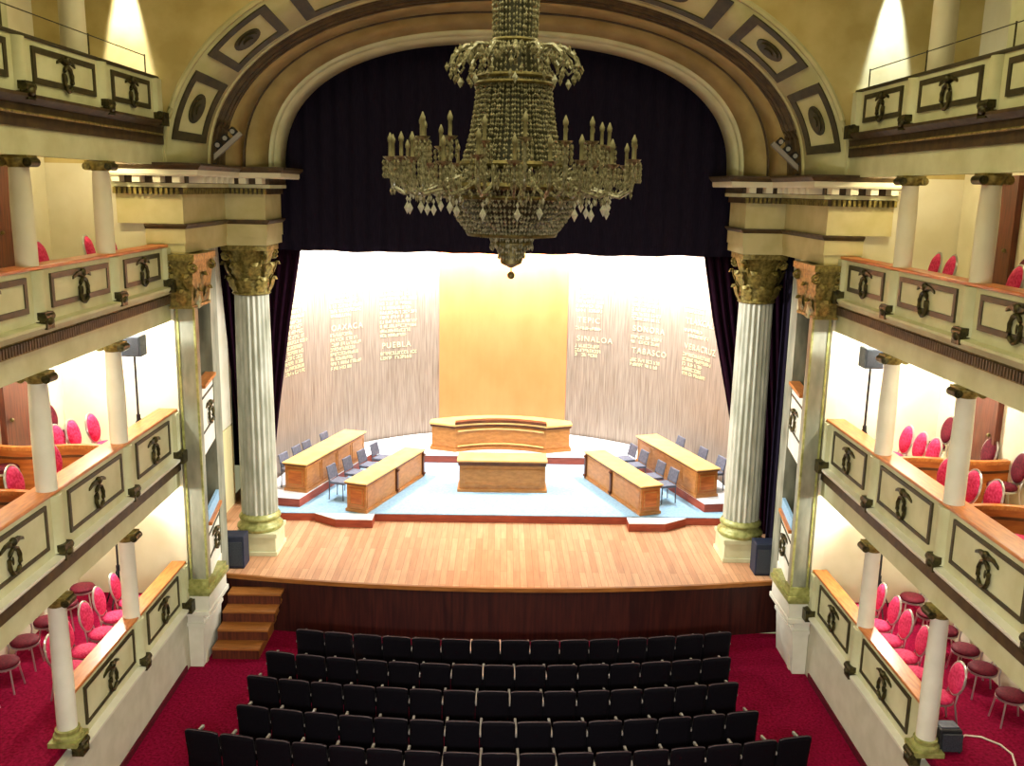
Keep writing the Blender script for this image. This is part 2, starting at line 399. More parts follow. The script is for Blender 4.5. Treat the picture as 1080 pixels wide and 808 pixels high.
def column(s, t, y):
    zb = {0: FLOOR[0], 1: TIER[1][0], 2: TIER[2][0]}[t]
    zt = {0: TIER[1][4], 1: TIER[2][4], 2: TIER[3][4]}[t]
    who = 'nearest the stage' if y > 13 else 'second from the stage'
    root = thing('balcony_column', 'slim white round column %s on the %s %s' % (who, SIDE[s], {0: 'ground level balcony', 1: 'middle balcony rail', 2: 'upper balcony rail'}[t]),
                 'column', (s * 6.08, y, zb), 'slim balcony columns')
    cx = s * 6.08
    zs = zb + (.22 if (t == 0 and y < 13) else 0)
    MB().lathe([(.135, zs), (.135, zs + .8), (.118, zt - .14), (.132, zt - .12), (.132, zt - .08)], 28, cx, y).build('shaft', 'white' if t < 2 else 'wall', root, 40)
    cap = MB(); cap.box(cx - .17, cx + .17, y - .135, y + .135, zt - .035, zt + .0)
    cap.lathe([(.12, zt - .15), (.165, zt - .06), (.165, zt - .03)], 20, cx, y)
    co = cap.build('capital', 'gilt', root, 40)
    for q in (-1, 1):
        v = MB()
        v.tube([(cx + q * .165, y - .115, zt - .085), (cx + q * .165, y + .115, zt - .085)], .058, 14)
        v.tube([(cx + q * .165, y - .13, zt - .085), (cx + q * .165, y + .13, zt - .085)], .025, 10)
        v.build('volute', 'bronze' if q == -s else 'gilt', co, 40)
    if t == 0 and y < 13:
        b = MB(); b.box(cx - .2, cx + .2, y - .2, y + .2, zb, zb + .07)
        b.lathe([(.19, zb + .07), (.2, zb + .1), (.19, zb + .13), (.155, zb + .15), (.165, zb + .18), (.165, zb + .21), (.14, zb + .22)], 28, cx, y)
        b.build('base', 'olivegold', root, 40)
for t in (0, 1, 2):
    for s in (-1, 1):
        for y in (11.95, 14.35): column(s, t, y)
# top tier piers and guard rails
for s in (-1, 1):
    for y, w in ((11.95, .26), (14.35, .16)):
        root = thing('gallery_pier', 'plain pier rising behind the topmost %s parapet, %s' % (SIDE[s], 'farther from the stage' if y < 13 else 'nearer the stage'), 'pier', (s * 6.32, y, 10.2), 'top gallery piers')
        if y < 13: MB().box(s * 6.2, s * 6.46, y - .28, y + .28, 10.2, 13.5).build('shaft', 'paint', root)
        else: MB().lathe([(.19, 10.2), (.17, 13.5)], 24, s * 6.4, y + .15).build('shaft', 'wall', root, 40)
        MB().box(s * 6.2, s * 6.6, y - .3, y + .42, 10.2, 10.4).build('base', 'paint', root)
    root = thing('guard_rail', 'thin wire guard rail on posts above the topmost %s balcony' % SIDE[s], 'rail', (s * 6.04, 12, 10.96))
    for y in (6.8, 9.2, 11.75, 14.15, 16.3):
        MB().tube([(s * 6.04, y, 10.95), (s * 6.04, y, 11.27)], .012, 8).build('post', 'bronze', root)
    MB().tube([(s * 6.04, y, 11.25) for y in (6.8, 11.75, 16.3)], .008, 6).build('wire', 'bronze', root)
# loose wire sagging at the window on the left
# box partitions and doors
for s in (-1, 1):
    for y in (12.0, 14.3):
        root = thing('box_partition', 'low curved orange wooden partition between the %s middle boxes, %s' % (SIDE[s], 'nearer the stage' if y > 13 else 'farther from the stage'), 'partition', (s * 7.1, y, 4.35), 'box partitions')
        N = 14; pts = []
        for i in range(N + 1):
            q = i / N; pts.append((s * (6.17 + 1.92 * q), y + .1 * math.sin(q * PI * 2) * .9))
        body = MB()
        for w, z0, z1, part, mm in ((.03, 4.36, 5.04, 'panel', 'boxwood'), (.05, 5.04, 5.1, 'top_rail', 'railwood'), (.042, 4.9, 4.94, 'bead', 'deskdark')):
            MB().prism([(a, b - w) for a, b in pts] + [(a, b + w) for a, b in reversed(pts)], z0, z1).build(part, mm, root, 40)
    for t, y0 in ((1, 14.72), (2, 14.95)):
        z = FLOOR[t]
        d = thing('door_%d' % ({(-1, 1): 1, (-1, 2): 2, (1, 1): 3, (1, 2): 4}[(s, t)]), 'dark brown door in the back wall of the %s %s boxes' % (SIDE[s], TNAME[t]), 'door', (s * 8.08, y0 + .4, z)); d['kind'] = 'structure'
        MB().box(s * 8.03, s * 8.1, y0, y0 + .85, z, z + 2.12).build('door_leaf', 'doorwood', d)
        fr = MB(); fr.box(s * 8.0, s * 8.1, y0 - .07, y0, z, z + 2.2); fr.box(s * 8.0, s * 8.1, y0 + .85, y0 + .92, z, z + 2.2); fr.box(s * 8.0, s * 8.1, y0, y0 + .85, z + 2.12, z + 2.2)
        fr.build('door_frame', 'doorwood', d)
        MB().ball((s * 7.99, y0 + .1, z + 1.02), .035).build('door_handle', 'brass', d)

# ------------------------------------------------------------------ entablature, pilasters, proscenium columns, stage boxes
def sweep(path, prof, s):   # path: axis aligned polyline with outward normals per vertex (ox, oy)
    mb = MB(); rings = []
    for (x, y, ox, oy) in path:
        rings.append([(s * -1 * (x + o * ox) if s > 0 else (x + o * ox), y + o * oy, z) for o, z in prof])
    m = len(prof); vs = [p for r_ in rings for p in r_]; fs = []
    for i in range(len(path) - 1):
        for k in range(m): fs.append((i * m + k, i * m + (k + 1) % m, (i + 1) * m + (k + 1) % m, (i + 1) * m + k))
    fs.append(tuple(range(m))); fs.append(tuple(range((len(path) - 1) * m, len(path) * m)))
    return mb.add(vs, fs)
def rect(o0, o1, z0, z1): return [(o0, z0), (o1, z0), (o1, z1), (o0, z1)]
EP = [(-6.85, 16.84, 0, -1), (-6.85 + .01, 16.72, 0, -1), (-5.68, 16.72, 1, -1), (-5.68, 19.25, 1, -1), (-4.87, 19.25, 1, -1), (-4.87, 20.6, 1, 0)]
EP2 = [(-6.35, 16.72, 0, -1)] + EP[2:]
EP0 = EP[1:]
for s in (-1, 1):
    root = thing('entablature', 'stepped cornice and frieze above the %s proscenium column' % SIDE[s], 'cornice', (s * 5.6, 18, 7.97), 'entablatures')
    def sw(path, prof, name, m): return sweep(path, prof, s).build(name, m, root)
    sw(EP2, rect(-.5, 0, 7.97, 8.14), 'architrave', 'entab'); sw(EP2, rect(-.5, .025, 8.14, 8.4), 'architrave', 'entab')
    sw(EP2, [(-.5, 8.4), (.03, 8.4), (.09, 8.46), (.09, 8.49), (-.5, 8.49)], 'moulding', 'darkmould')
    sw(EP0, rect(-.5, 0, 8.49, 9.0), 'frieze', 'entab')
    sw(EP0, rect(-.5, .05, 9.0, 9.12), 'bed_mould', 'darkmould')
    d = MB()
    for i in range(int((6.85 - 5.66) / .09)):
        x = -6.84 + i * .09; d.box(s * -(x), s * -(x + .05), 16.60, 16.68, 9.0, 9.11)
    d.build('dentil_row', 'gilt', root); d = MB()
    for i in range(int(2.6 / .09)):
        y = 16.66 + i * .09; d.box(s * 5.57, s * 5.64, y, y + .05, 9.0, 9.11)
    d.build('dentil_row', 'gilt', root); d = MB()
    for i in range(int(.86 / .09)):
        x = -5.6 + i * .09; d.box(s * -x, s * -(x + .05), 19.13, 19.21, 9.0, 9.11)
    d.build('dentil_row', 'gilt', root)
    sw(EP0, rect(-.5, .13, 9.12, 9.19), 'band', 'paint')
    sw(EP0, rect(-.5, .12, 9.19, 9.31), 'modillion_gap', 'darkmould')
    ml = [(s * -x, s * -(x + .13), 16.36, 16.62) for x in (-6.75, -6.4, -6.05, -5.72)] + [(s * 5.3, s * 5.58, y, y + .13) for y in (16.75, 17.1, 17.45, 17.8, 18.15, 18.5)] + [(s * -x, s * -(x + .13), 18.86, 19.15) for x in (-5.28, -4.95)]
    for x0, x1, y0, y1 in ml: MB().box(x0, x1, y0, y1, 9.2, 9.31).build('modillion', 'wall', root)
    sw(EP0, [(-.5, 9.31), (.4, 9.31), (.42, 9.34), (.42, 9.42), (-.5, 9.42)], 'corona', 'wall')
    sw(EP0, [(-.5, 9.42), (.43, 9.42), (.5, 9.49), (.5, 9.53), (-.5, 9.56)], 'cornice_top', 'darkmould')

def leaf(c, ang, r0, r1, z0, z1, w):     # acanthus blade curling out at the tip
    mb = MB(); L = []; Rr = []; N = 7
    e = Vector((math.cos(ang), math.sin(ang), 0)); t = Vector((-e.y, e.x, 0)); vs = []; fs = []
    for i in range(N + 1):
        q = i / N
        r = r0 + (r1 - r0) * q + (.05 * math.sin(q * PI)) + (.07 * max(0, q - .7) / .3)
        z = z0 + (z1 - z0) * (q if q < .82 else .82 - (q - .82) * 1.1)
        ww = w * (.75 + .35 * math.sin(q * PI)) * (1 + .22 * (-1) ** i) * (1 if q < .8 else .65)
        p = Vector((c[0], c[1], z)) + e * r
        vs += [p - t * ww / 2, p + e * .035, p + t * ww / 2, p - e * .03]
    for i in range(N):
        a = i * 4; b = a + 4
        for k in range(4): fs.append((a + k, a + (k + 1) % 4, b + (k + 1) % 4, b + k))
    fs += [(0, 1, 2, 3), (N * 4, N * 4 + 1, N * 4 + 2, N * 4 + 3)]
    return mb.add(vs, fs)
for s in (-1, 1):
    cx, cy = s * 5.36, 19.8
    root = thing('proscenium_column', 'tall fluted grey marble column with leafy gilded capital on the %s of the stage' % SIDE[s], 'column', (cx, cy, 1.2), 'proscenium columns')
    p = MB(); p.box(cx - .46, cx + .46, cy - .46, cy + .46, 1.2, 1.3); p.box(cx - .43, cx + .43, cy - .43, cy + .43, 1.3, 1.62); p.box(cx - .46, cx + .46, cy - .46, cy + .46, 1.62, 1.72)
    bevel(p.build('plinth', 'paint', root), .01)
    MB().lathe([(.46, 1.72), (.5, 1.77), (.5, 1.82), (.46, 1.86), (.415, 1.9), (.41, 1.95), (.45, 1.98), (.455, 2.02), (.43, 2.06), (.4, 2.1)], 40, cx, cy).build('base', 'olivegold', root, 50)
    prof = []
    for i in range(15):
        q = i / 14; prof.append((.395 - .04 * q ** 1.6, 2.1 + 4.82 * q))
    MB().lathe(prof, 120, cx, cy, flute=.12, nf=20).build('shaft', 'marble', root, 80)
    cap = MB(); cap.lathe([(.37, 6.92), (.40, 6.95), (.37, 6.99), (.36, 7.1), (.38, 7.5), (.46, 7.78), (.5, 7.86)], 32, cx, cy)
    ab = []
    for i in range(24):
        a = 2 * PI * i / 24 + PI / 4; rr = .5 + .16 * abs(math.cos(2 * (a - PI / 4))) ** 3; ab.append((cx + rr * math.cos(a), cy + rr * math.sin(a)))
    cap.prism(ab, 7.86, 7.97)
    co = cap.build('capital', 'gilt', root, 50)
    for i in range(8):
        leaf((cx, cy), i * PI / 4, .36, .46, 6.98, 7.4, .24).build('acanthus_leaf', 'gilt', co, 60)
    for i in range(8):
        leaf((cx, cy), i * PI / 4 + PI / 8, .37, .52, 7.25, 7.72, .24).build('acanthus_leaf', 'gilt', co, 60)
    for i in range(4):
        a = i * PI / 2 + PI / 4; e = Vector((math.cos(a), math.sin(a), 0)); o = Vector((cx, cy, 0)); sp_ = []
        for k in range(16):
            g = k / 15 * 3.2 * PI; rr = .11 * (1 - k / 18)
            sp_.append(o + e * (.55 + rr * math.sin(g)) + Vector((0, 0, 7.75 + rr * math.cos(g))))
        MB().tube([o + e * .36 + Vector((0, 0, 7.45)), o + e * .44 + Vector((0, 0, 7.72))] + sp_, .034, 6).build('volute', 'gilt', co, 60)

    # corner pilaster
    root = thing('corner_pilaster', 'square grey pilaster on a tall white pedestal at the %s corner of the stage' % SIDE[s], 'pilaster', (s * 5.8, 17, 0), 'corner pilasters')
    X = lambda a, b: (s * a, s * b)
    pd = MB(); pd.hull2([(s * 5.99, 16.7, 0), (s * 5.74, 16.7, 0), (s * 5.74, 17.8, 0), (s * 5.99, 17.8, 0)], [(s * 5.99, 16.68, .86), (s * 5.68, 16.68, .86), (s * 5.68, 17.8, .86), (s * 5.99, 17.8, .86)])
    pd.build('pedestal', 'white', root)
    pm = MB(); pm.box(*X(5.65, 6.0), 16.65, 17.82, .86, .93); pm.box(*X(5.68, 5.99), 16.68, 17.8, .93, 1.12); pm.build('pedestal_moulding', 'white', root)
    bevel(MB().box(*X(5.53, 6.02), 16.55, 17.86, 1.12, 1.22).build('pedestal_cap', 'white', root), .015)
    MB().box(*X(5.54, 5.96), 16.6, 17.74, 1.22, 1.52).build('block', 'white', root)
    bmld = MB(); bmld.box(*X(5.52, 5.94), 16.58, 17.72, 1.52, 1.6); bmld.box(*X(5.48, 5.94), 16.54, 17.72, 1.6, 1.68); bmld.box(*X(5.52, 5.92), 16.58, 17.72, 1.68, 1.77); bmld.box(*X(5.52, 5.89), 16.58, 16.9, 1.77, 1.85)
    bmld.build('base_moulding', 'olivegold', root)
    MB().box(*X(5.55, 5.86), 16.62, ENDY, 1.84, 7.02).build('shaft', 'greymarble', root)
    st = MB(); st.box(*X(5.535, 5.57), 16.605, 16.66, 1.84, 7.02); st.box(*X(5.83, 5.87), 16.605, 16.66, 1.84, 7.02)
    st.build('edge_bead', 'olivegold', root)
    cap = MB(); cap.hull2([(s * 5.95, 16.6, 7.02), (s * 5.58, 16.6, 7.02), (s * 5.58, 17.6, 7.02), (s * 5.95, 17.6, 7.02)], [(s * 5.98, 16.5, 7.86), (s * 5.48, 16.5, 7.86), (s * 5.48, 17.66, 7.86), (s * 5.98, 17.66, 7.86)])
    cap.box(*X(5.44, 6.0), 16.44, 17.7, 7.86, 7.97); cap.box(*X(5.55, 5.97), 16.57, 17.62, 7.0, 7.05)
    co = cap.build('capital', 'gilt', root)
    for (lx, ly, ang, z0, z1) in [(5.72, 16.98, -PI / 2, 7.05, 7.45), (5.88, 16.98, -PI / 2, 7.3, 7.72), (5.62, 16.98, -PI / 2, 7.3, 7.72), (5.98, 16.8, None, 7.05, 7.45), (5.98, 17.1, None, 7.3, 7.72), (5.98, 17.35, None, 7.05, 7.45)]:
        g = (PI if s > 0 else 0) if ang is None else ang
        leaf((s * lx, ly), g, .37, .46, z0, z1, .19).build('acanthus_leaf', 'gilt', co, 60)
    for (vx, vy) in [(5.5, 16.5), (5.92, 16.5), (5.5, 17.55)]:
        sp_ = []
        for k in range(16):
            g = k / 15 * 3.2 * PI; rr = .1 * (1 - k / 18); sp_.append((s * (vx - .02 + rr * math.sin(g)), vy - .02, 7.74 + rr * math.cos(g)))
        MB().tube(sp_, .032, 6).build('volute', 'gilt', co, 60)

    # stage boxes set in the side wall between pilaster and pier
    def SL(o0, o1, z0, z1, ya=ENDY + .02, yb=18.16):     # slab following the splayed side wall
        k = (5.74 - 5.55) / (18.16 - 16.87)
        xa, xb = 5.55 + k * (ya - 16.87), 5.55 + k * (yb - 16.87)
        return MB().prism([(s * (xa + o0), ya), (s * (xb + o0), yb), (s * (xb + o1), yb), (s * (xa + o1), ya)], z0, z1)
    pier = MB(); pier.box(*X(5.74, 5.98), 18.17, 18.6, 1.2, 7.97)
    pier.build('wall_' + SIDE[s], 'greymarble', kind='structure')
    SL(-.02, .14, 6.98, 7.97).build('wall_' + SIDE[s], 'paint', kind='structure')
    SL(0, .14, 1.2, 1.75).build('wall_' + SIDE[s], 'white', kind='structure')
    bx = MB(); bx.box(*X(7.0, 7.05), ENDY + .12, 18.55, 1.2, 7.97); bx.box(*X(5.99, 7.0), 18.5, 18.55, 1.2, 7.97)
    bx.box(*X(5.98, 7.0), ENDY + .12, 18.5, 4.1, 4.2)
    bx.build('wall_' + SIDE[s], 'boxgreen', kind='structure')
    for lev, (zr, zb) in enumerate(((2.9, 1.75), (5.56, 4.2))):
        root = thing('stage_box', 'white panelled front of the %s stage box beside the %s pilaster' % ('upper' if lev else 'lower', SIDE[s]), 'theatre box', (s * 5.7, 17.25, zb), 'stage boxes')
        SL(.02, .12, zb, zr - .07).build('panel', 'white', root)
        for z in (zr - .28, zb + .42): SL(0, .025, z, z + .03).build('panel_line', 'line', root)
        bevel(SL(-.06, .16, zr - .07, zr).build('rail', 'railwood', root), .01)
        medallion(s, s * 5.635, 17.5, (zr + zb) / 2 + .05, .95).build('medallion', 'bronze', root, 50)
        if lev == 0: SL(.0, .06, zr, zr + .22).build('sill_panel', 'bluecarpet', root, label='pale blue strip over the rail')
    # cabinet draped in navy at the column foot
    cb = thing('stage_cabinet', 'dark navy loudspeaker cabinet on the stage beside the %s column foot' % SIDE[s], 'speaker', (s * 5.65, 18.84, 1.2), 'navy cabinets')
    bevel(MB().box(s * 5.42, s * 5.88, 18.64, 19.04, 1.22, 1.92).build('body', 'navy', cb), .02)
    MB().box(s * 5.46, s * 5.84, 18.625, 18.64, 1.27, 1.8).build('grille', 'mesh', cb)
    MB().box(s * 5.44, s * 5.86, 18.66, 19.02, 1.2, 1.225).build('foot_frame', 'black', cb)

# slim flood lights on the cornices
for s in (-1, 1):
    a = Vector((s * 5.5, 17.9, 9.62)); b = Vector((s * 4.93, 17.9, 10.12)); e = (b - a).normalized()
    root = thing('flood_light_bar', 'slanted pale bar of flood lights on the %s end of the cornice' % SIDE[s], 'light', tuple(a), 'flood light bars')
    up = Vector((-e.z, 0, e.x)) * (1 if s < 0 else -1)
    if up.z < 0: up = -up
    q = MB(); w = Vector((0, .05, 0)); h = up * .04
    q.hull2([a - w - h, a + w - h, a + w + h, a - w + h], [b - w - h, b + w - h, b + w + h, b - w + h]); q.build('bar', 'armrest', root)
    for k in range(4):
        c = a + (b - a) * (.13 + .25 * k) + up * .11
        l = MB(); ww = Vector((0, .07, 0)); hh = up * .07; d = e * .05
        l.hull2([c - ww - hh - d, c + ww - hh - d, c + ww + hh - d, c - ww + hh - d], [c - ww - hh + d, c + ww - hh + d, c + ww + hh + d, c - ww + hh + d])
        l.build('lamp_housing', 'black', root)
        MB().tube([c - Vector((0, .07, 0)), c - Vector((0, .085, 0))], .042, 14).build('lens', 'chrome', root, 40)
    MB().tube([a, a + Vector((0, 0, -.08))], .03, 8).build('bracket', 'black', root)
    MB().box(a.x - .1, a.x + .1, a.y - .08, a.y + .08, 9.545, 9.57).build('foot', 'black', root)

# ------------------------------------------------------------------ stage
def fy(x): return 17.87 + .0162 * x * x
xs = [-6.0 + 12.0 * i / 40 for i in range(41)]
stage = thing('stage', 'broad wooden plank stage with a curved dark front facing the seats', 'stage', (0, 18, 0))
MB().prism([(x, fy(x)) for x in xs] + [(7.0, 18.5), (7.0, 30), (-7.0, 30), (-7.0, 18.5)], 1.13, 1.2).build('deck', 'plank', stage)
MB().prism([(x, fy(x) - .05) for x in xs] + [(x, fy(x) + .02) for x in reversed(xs)], 1.12, 1.205).build('nosing', 'stepwood', stage)
MB().prism([(x, fy(x) + .03) for x in xs] + [(x, fy(x) + .12) for x in reversed(xs)], 0, 1.125).build('apron_front', 'apron', stage, 30)
# stairs
st = thing('stage_stairs', 'four honey brown wooden steps up to the stage beside the left pedestal', 'stairs', (-5.1, 17.6, 0))
for k, (y0, x0, x1) in enumerate(((16.98, -5.66, -4.72), (17.3, -5.64, -4.62), (17.62, -5.62, -4.55), (17.94, -5.6, -4.5))):
    z = .24 * (k + 1)
    tr = MB(); tr.box(x0, x1, y0, fy(-5) + .02, z - .05, z)
    bevel(tr.build('tread', 'stepwood', st), .01)
    MB().box(x0, x1 - .03, y0 + .03, y0 + .07, z - .24, z - .05).build('riser', 'doorwood', st)
sd = MB()
for k, y0 in enumerate((17.02, 17.34, 17.66, 17.98)):
    sd.box(-4.78 + .06 * k, -4.75 + .06 * k, y0, fy(-4.9), .24 * k, .24 * (k + 1) - .05)
sd.build('side_panel', 'stepwood', st)

plat = thing('stage_platform', 'wide low platform carpeted pale blue across the middle of the stage', 'platform', (0, 22, 1.2))
PP = [(-5.75, 21.62), (5.75, 21.68), (5.9, 27.2), (-5.9, 27.2)]
MB().prism(PP, 1.385, 1.405).build('carpet_top', 'bluecarpet', plat)
MB().prism([(PP[0][0] + .01, PP[0][1] + .01), (PP[1][0] - .01, PP[1][1] + .01), PP[2], PP[3]], 1.2, 1.385).build('riser', 'riser', plat)
for s in (-1, 1):
    lb = thing('platform_lobe', 'white topped angular step jutting forward under the %s inner desk' % SIDE[s], 'step', (s * 3.8, 21.4, 1.2), 'white platform lobes')
    poly = [(s * 4.52, 21.6), (s * 3.95, 21.2), (s * 3.07, 21.18), (s * 3.07, 21.6)]
    MB().prism(poly, 1.39, 1.41).build('carpet_top', 'whitecarpet', lb)
    MB().prism([(x * .999, y + .01) for x, y in poly], 1.2, 1.39).build('riser', 'riser', lb)
CY, RW = 23.0, 6.0
def wp(deg, r=RW): return (r * math.sin(rad(deg)), CY + r * math.cos(rad(deg)))
DP = [(-5.85, 22.15), (-4.98, 22.0), (-3.78, 26.0), (3.78, 26.0), (5.06, 22.05), (5.85, 22.15)] + [wp(a, RW - .08) for a in range(86, -87, -4)]
dais = thing('dais', 'white carpeted horseshoe dais along the curved back wall', 'dais', (0, 27, 1.4))
MB().prism(DP, 1.61, 1.63).build('carpet_top', 'whitecarpet', dais)
MB().prism([(x * .999, y + (.01 if y < 26.1 else 0)) for x, y in DP], 1.405, 1.61).build('riser', 'riser', dais)

# curved back wall with a plain orange centre
def wallseg(a0, a1, r0, r1, z0, z1, N):
    inn = [wp(a0 + (a1 - a0) * i / N, r0) for i in range(N + 1)]; out = [wp(a0 + (a1 - a0) * i / N, r1) for i in range(N + 1)]
    return MB().prism(inn + out[::-1], z0, z1)
wallseg(-95, -19.3, RW, RW + .1, 1.2, 8.9, 36).build('wall_back', 'taupe', kind='structure')
wallseg(19.3, 95, RW, RW + .1, 1.2, 8.9, 36).build('wall_back', 'taupe', kind='structure')
wallseg(-19.3, 19.3, RW - .02, RW + .1, 1.2, 8.9, 20).build('wall_back', 'orange', kind='structure')
for k, a in enumerate((-58.5, -41, -22, 35.5, 57)):
    pass
# stage house
MB().box(-8.9, 8.9, 30.05, 30.15, 0, 13.4).build('wall_back', 'dark', kind='structure')
MB().box(-9, 9, 21.05, 30.1, 13.5, 13.6).build('ceiling', 'dark', kind='structure')
for s in (-1, 1):
    MB().box(s * 8.9, s * 9.0, 18.4, 30, 0, 13.5).build('wall_' + SIDE[s], 'dark', kind='structure')
    MB().box(s * 5.0, s * 9, 20.75, 20.8, 9.6, 13.5).build('wall_front', 'dark', kind='structure')
    MB().box(s * 7.1, s * 9, 18.3, 18.4, 0, 13.5).build('wall_front', 'dark', kind='structure')
wl = MB().box(-6.95, -6.8, 18.2, 22.9, 3.3, 8).build('wall_left', 'wall', kind='structure')
wl = MB().box(-6.94, -6.8, 18.2, 22.9, 1.2, 3.27).build('wall_left', 'cream_low', kind='structure')

# gilded inscriptions
def text_mesh(body, h):
    cu = bpy.data.curves.new('t', 'FONT'); cu.body = body; cu.size = h * 1.42; cu.extrude = .004; cu.space_character = 1.25
    o = bpy.data.objects.new('t', cu); COL.objects.link(o)
    dg = bpy.context.evaluated_depsgraph_get(); me = bpy.data.meshes.new_from_object(o.evaluated_get(dg))
    vs = [tuple(v.co) for v in me.vertices]; fs = [tuple(p.vertices) for p in me.polygons]
    bpy.data.objects.remove(o); bpy.data.curves.remove(cu); bpy.data.meshes.remove(me)
    return vs, fs
def on_wall(deg0, z0, r=RW):
    def f(x, y, z):
        a = rad(deg0) + x / r; rr = r - .008 - z
        return (rr * math.sin(a), CY + rr * math.cos(a), z0 + y)
    return f
def glyph_line(w, h):
    mb = MB(); x = 0; t = h * .2
    while x < w:
        if random.random() < .12: x += h * .5; continue
        g = h * random.uniform(.5, .72)
        bars = random.sample(['l', 'r', 't', 'b', 'm'], random.choice((2, 3, 3)))
        for b in bars:
            if b == 'l': mb.box(x, x + t, 0, h, -.003, .003)
            if b == 'r': mb.box(x + g - t, x + g, 0, h, -.003, .003)
            if b == 't': mb.box(x, x + g, h - t, h, -.003, .003)
            if b == 'b': mb.box(x, x + g, 0, t, -.003, .003)
            if b == 'm': mb.box(x, x + g, h * .4, h * .4 + t, -.003, .003)
        x += g + h * .22
    return mb
INS = [  # start angle, width in degrees, top z, bottom z, headings {z: word}, description
    (-75.5, 10, 6.25, 4.15, {}, 'outermost gilded column of names on the left of the curved wall, cut by the drape'),
    (-55.5, 10.5, 6.35, 3.95, {5.12: 'OAXACA'}, 'middle gilded column of names on the left half of the curved wall'),
    (-38, 11, 6.3, 4.0, {4.42: 'PUEBLA'}, 'gilded column of names just left of the orange centre panel'),
    (21.8, 9, 6.4, 4.05, {5.22: 'TEPIC', 4.64: 'SINALOA'}, 'gilded column of names just right of the orange centre panel'),
    (39.6, 11, 6.3, 4.05, {5.12: 'SONORA', 4.46: 'TABASCO'}, 'middle gilded column of names on the right half of the curved wall'),
    (58.5, 11, 6.2, 4.0, {5.58: 'TLAXCALA', 4.86: 'VERACRUZ'}, 'outermost gilded column of names on the right, beside the black drape')]
for a0, wd, zt, zb, heads, lab in INS:
    c = wp(a0 + wd / 2); root = thing('wall_inscription', lab, 'lettering', (c[0], c[1], zb), 'gilded name columns')
    z = zt - .16; body = MB(); hz = sorted(heads)
    while z > zb:
        if not any(k - .06 < z + .11 and z < k + .25 for k in hz):
            w = RW * rad(wd) * random.choice((.72, .8, .85, .9, 1.05)); body.join(glyph_line(w, .095).xf(on_wall(a0, z)))
        z -= .138
    o = body.build('name_lines', 'letters', root, kind='stuff')
    for k, wrd in heads.items():
        vs, fs = text_mesh(wrd, .17); MB().add(vs, fs).xf(on_wall(a0 + .5, k)).build('heading', 'letters', root, label='larger heading reading ' + wrd)

# ------------------------------------------------------------------ desks
def long_desk(name, label, cen, ln, wd, d, z0, z1, inner, s):
    ang = math.atan2(-d[0], d[1])
    root = thing(name, label, 'desk', (cen[0], cen[1], z0), 'long stage desks')
    P = lambda mb: mb.place((cen[0], cen[1], 0), ang)
    hw, hl = wd / 2, ln / 2
    P(MB().box(-hw + .05, hw - .05, -hl + .06, hl - .06, z0 + .06, z1 - .06)).build('body', 'desk', root)
    P(MB().box(-hw + .02, hw - .02, -hl + .03, hl - .03, z0, z0 + .07)).build('base_moulding', 'desk', root)
    bevel(P(MB().box(-hw, hw, -hl, hl, z1 - .035, z1)).build('desk_top', 'desktop', root), .008)
    P(MB().box(-hw + .025, hw - .025, -hl + .025, hl - .025, z1 - .075, z1 - .035)).build('top_moulding', 'deskdark', root)
    pm = MB(); y = -hl + .05; zz0, zz1 = z0 + .14, z1 - .14
    fr = P(MB().box(-hw + .1, hw - .1, y - .005, y + .02, zz0, zz1)).build('end_panel', 'boxwood', root)
    b = MB(); w = .03
    b.box(-hw + .12, hw - .12, y - .018, y, zz0 + .03, zz0 + .03 + w); b.box(-hw + .12, hw - .12, y - .018, y, zz1 - .03 - w, zz1 - .03)
    b.box(-hw + .12, -hw + .12 + w, y - .018, y, zz0 + .03, zz1 - .03); b.box(hw - .12 - w, hw - .12, y - .018, y, zz0 + .03, zz1 - .03)
    P(b).build('panel_moulding', 'desk', fr)
    # long side towards the middle of the stage
    q = -s
    xo = q * (hw - .05)
    if inner:
        for yy in (0.0, hl - .1):
            k = MB(); k.box(xo - .01, xo + q * .05, yy - .04, yy + .04, z0 + .02, z1 - .08); k.tube([(xo + q * .05, yy - .04, z0 + .1), (xo + q * .05, yy + .04, z0 + .1)], .04, 10); k.tube([(xo + q * .06, yy - .04, z1 - .13), (xo + q * .06, yy + .04, z1 - .13)], .03, 10)
            P(k).build('bracket', 'deskdark', root)
        secs = ((-hl + .12, -.08), (.08, hl - .2))
    else:
        secs = ((-hl + .1, -hl / 2 - .03), (-hl / 2 + .03, -.03), (.03, hl / 2 - .03), (hl / 2 + .03, hl - .1))
    for y0, y1 in secs:
        if inner: P(MB().box(xo - .01, xo + q * .012, y0, y1, z0 + .12, z1 - .12)).build('side_panel', 'desk', root)
        else:
            b = MB(); b.box(xo - .01, xo + q * .015, y0, y1, z0 + .1, z0 + .14); b.box(xo - .01, xo + q * .015, y0, y1, z1 - .16, z1 - .12)
            b.box(xo - .01, xo + q * .015, y0, y0 + .04, z0 + .14, z1 - .16); b.box(xo - .01, xo + q * .015, y1 - .04, y1, z0 + .14, z1 - .16)
            P(b).build('side_panel', 'desk', root)
    return root
long_desk('long_desk', 'long oak desk on the raised step at the far left, topped honey yellow', (-4.68, 24.16), 3.5, .68, (1.02, 3.34), 1.63, 2.38, False, -1)
long_desk('long_desk', 'long oak desk at left, its end on the white lobe nearest the blue carpet', (-2.96, 23.24), 3.38, .62, (1.17, 3.2), 1.41, 2.17, True, -1)
long_desk('long_desk', 'long oak desk on the raised step at the far right, topped honey yellow', (4.68, 24.18), 3.5, .68, (-1.1, 3.38), 1.63, 2.38, False, 1)
long_desk('long_desk', 'long oak desk at right, its end on the white lobe nearest the blue carpet', (3.12, 23.32), 3.3, .63, (-1.11, 3.05), 1.41, 2.17, True, 1)
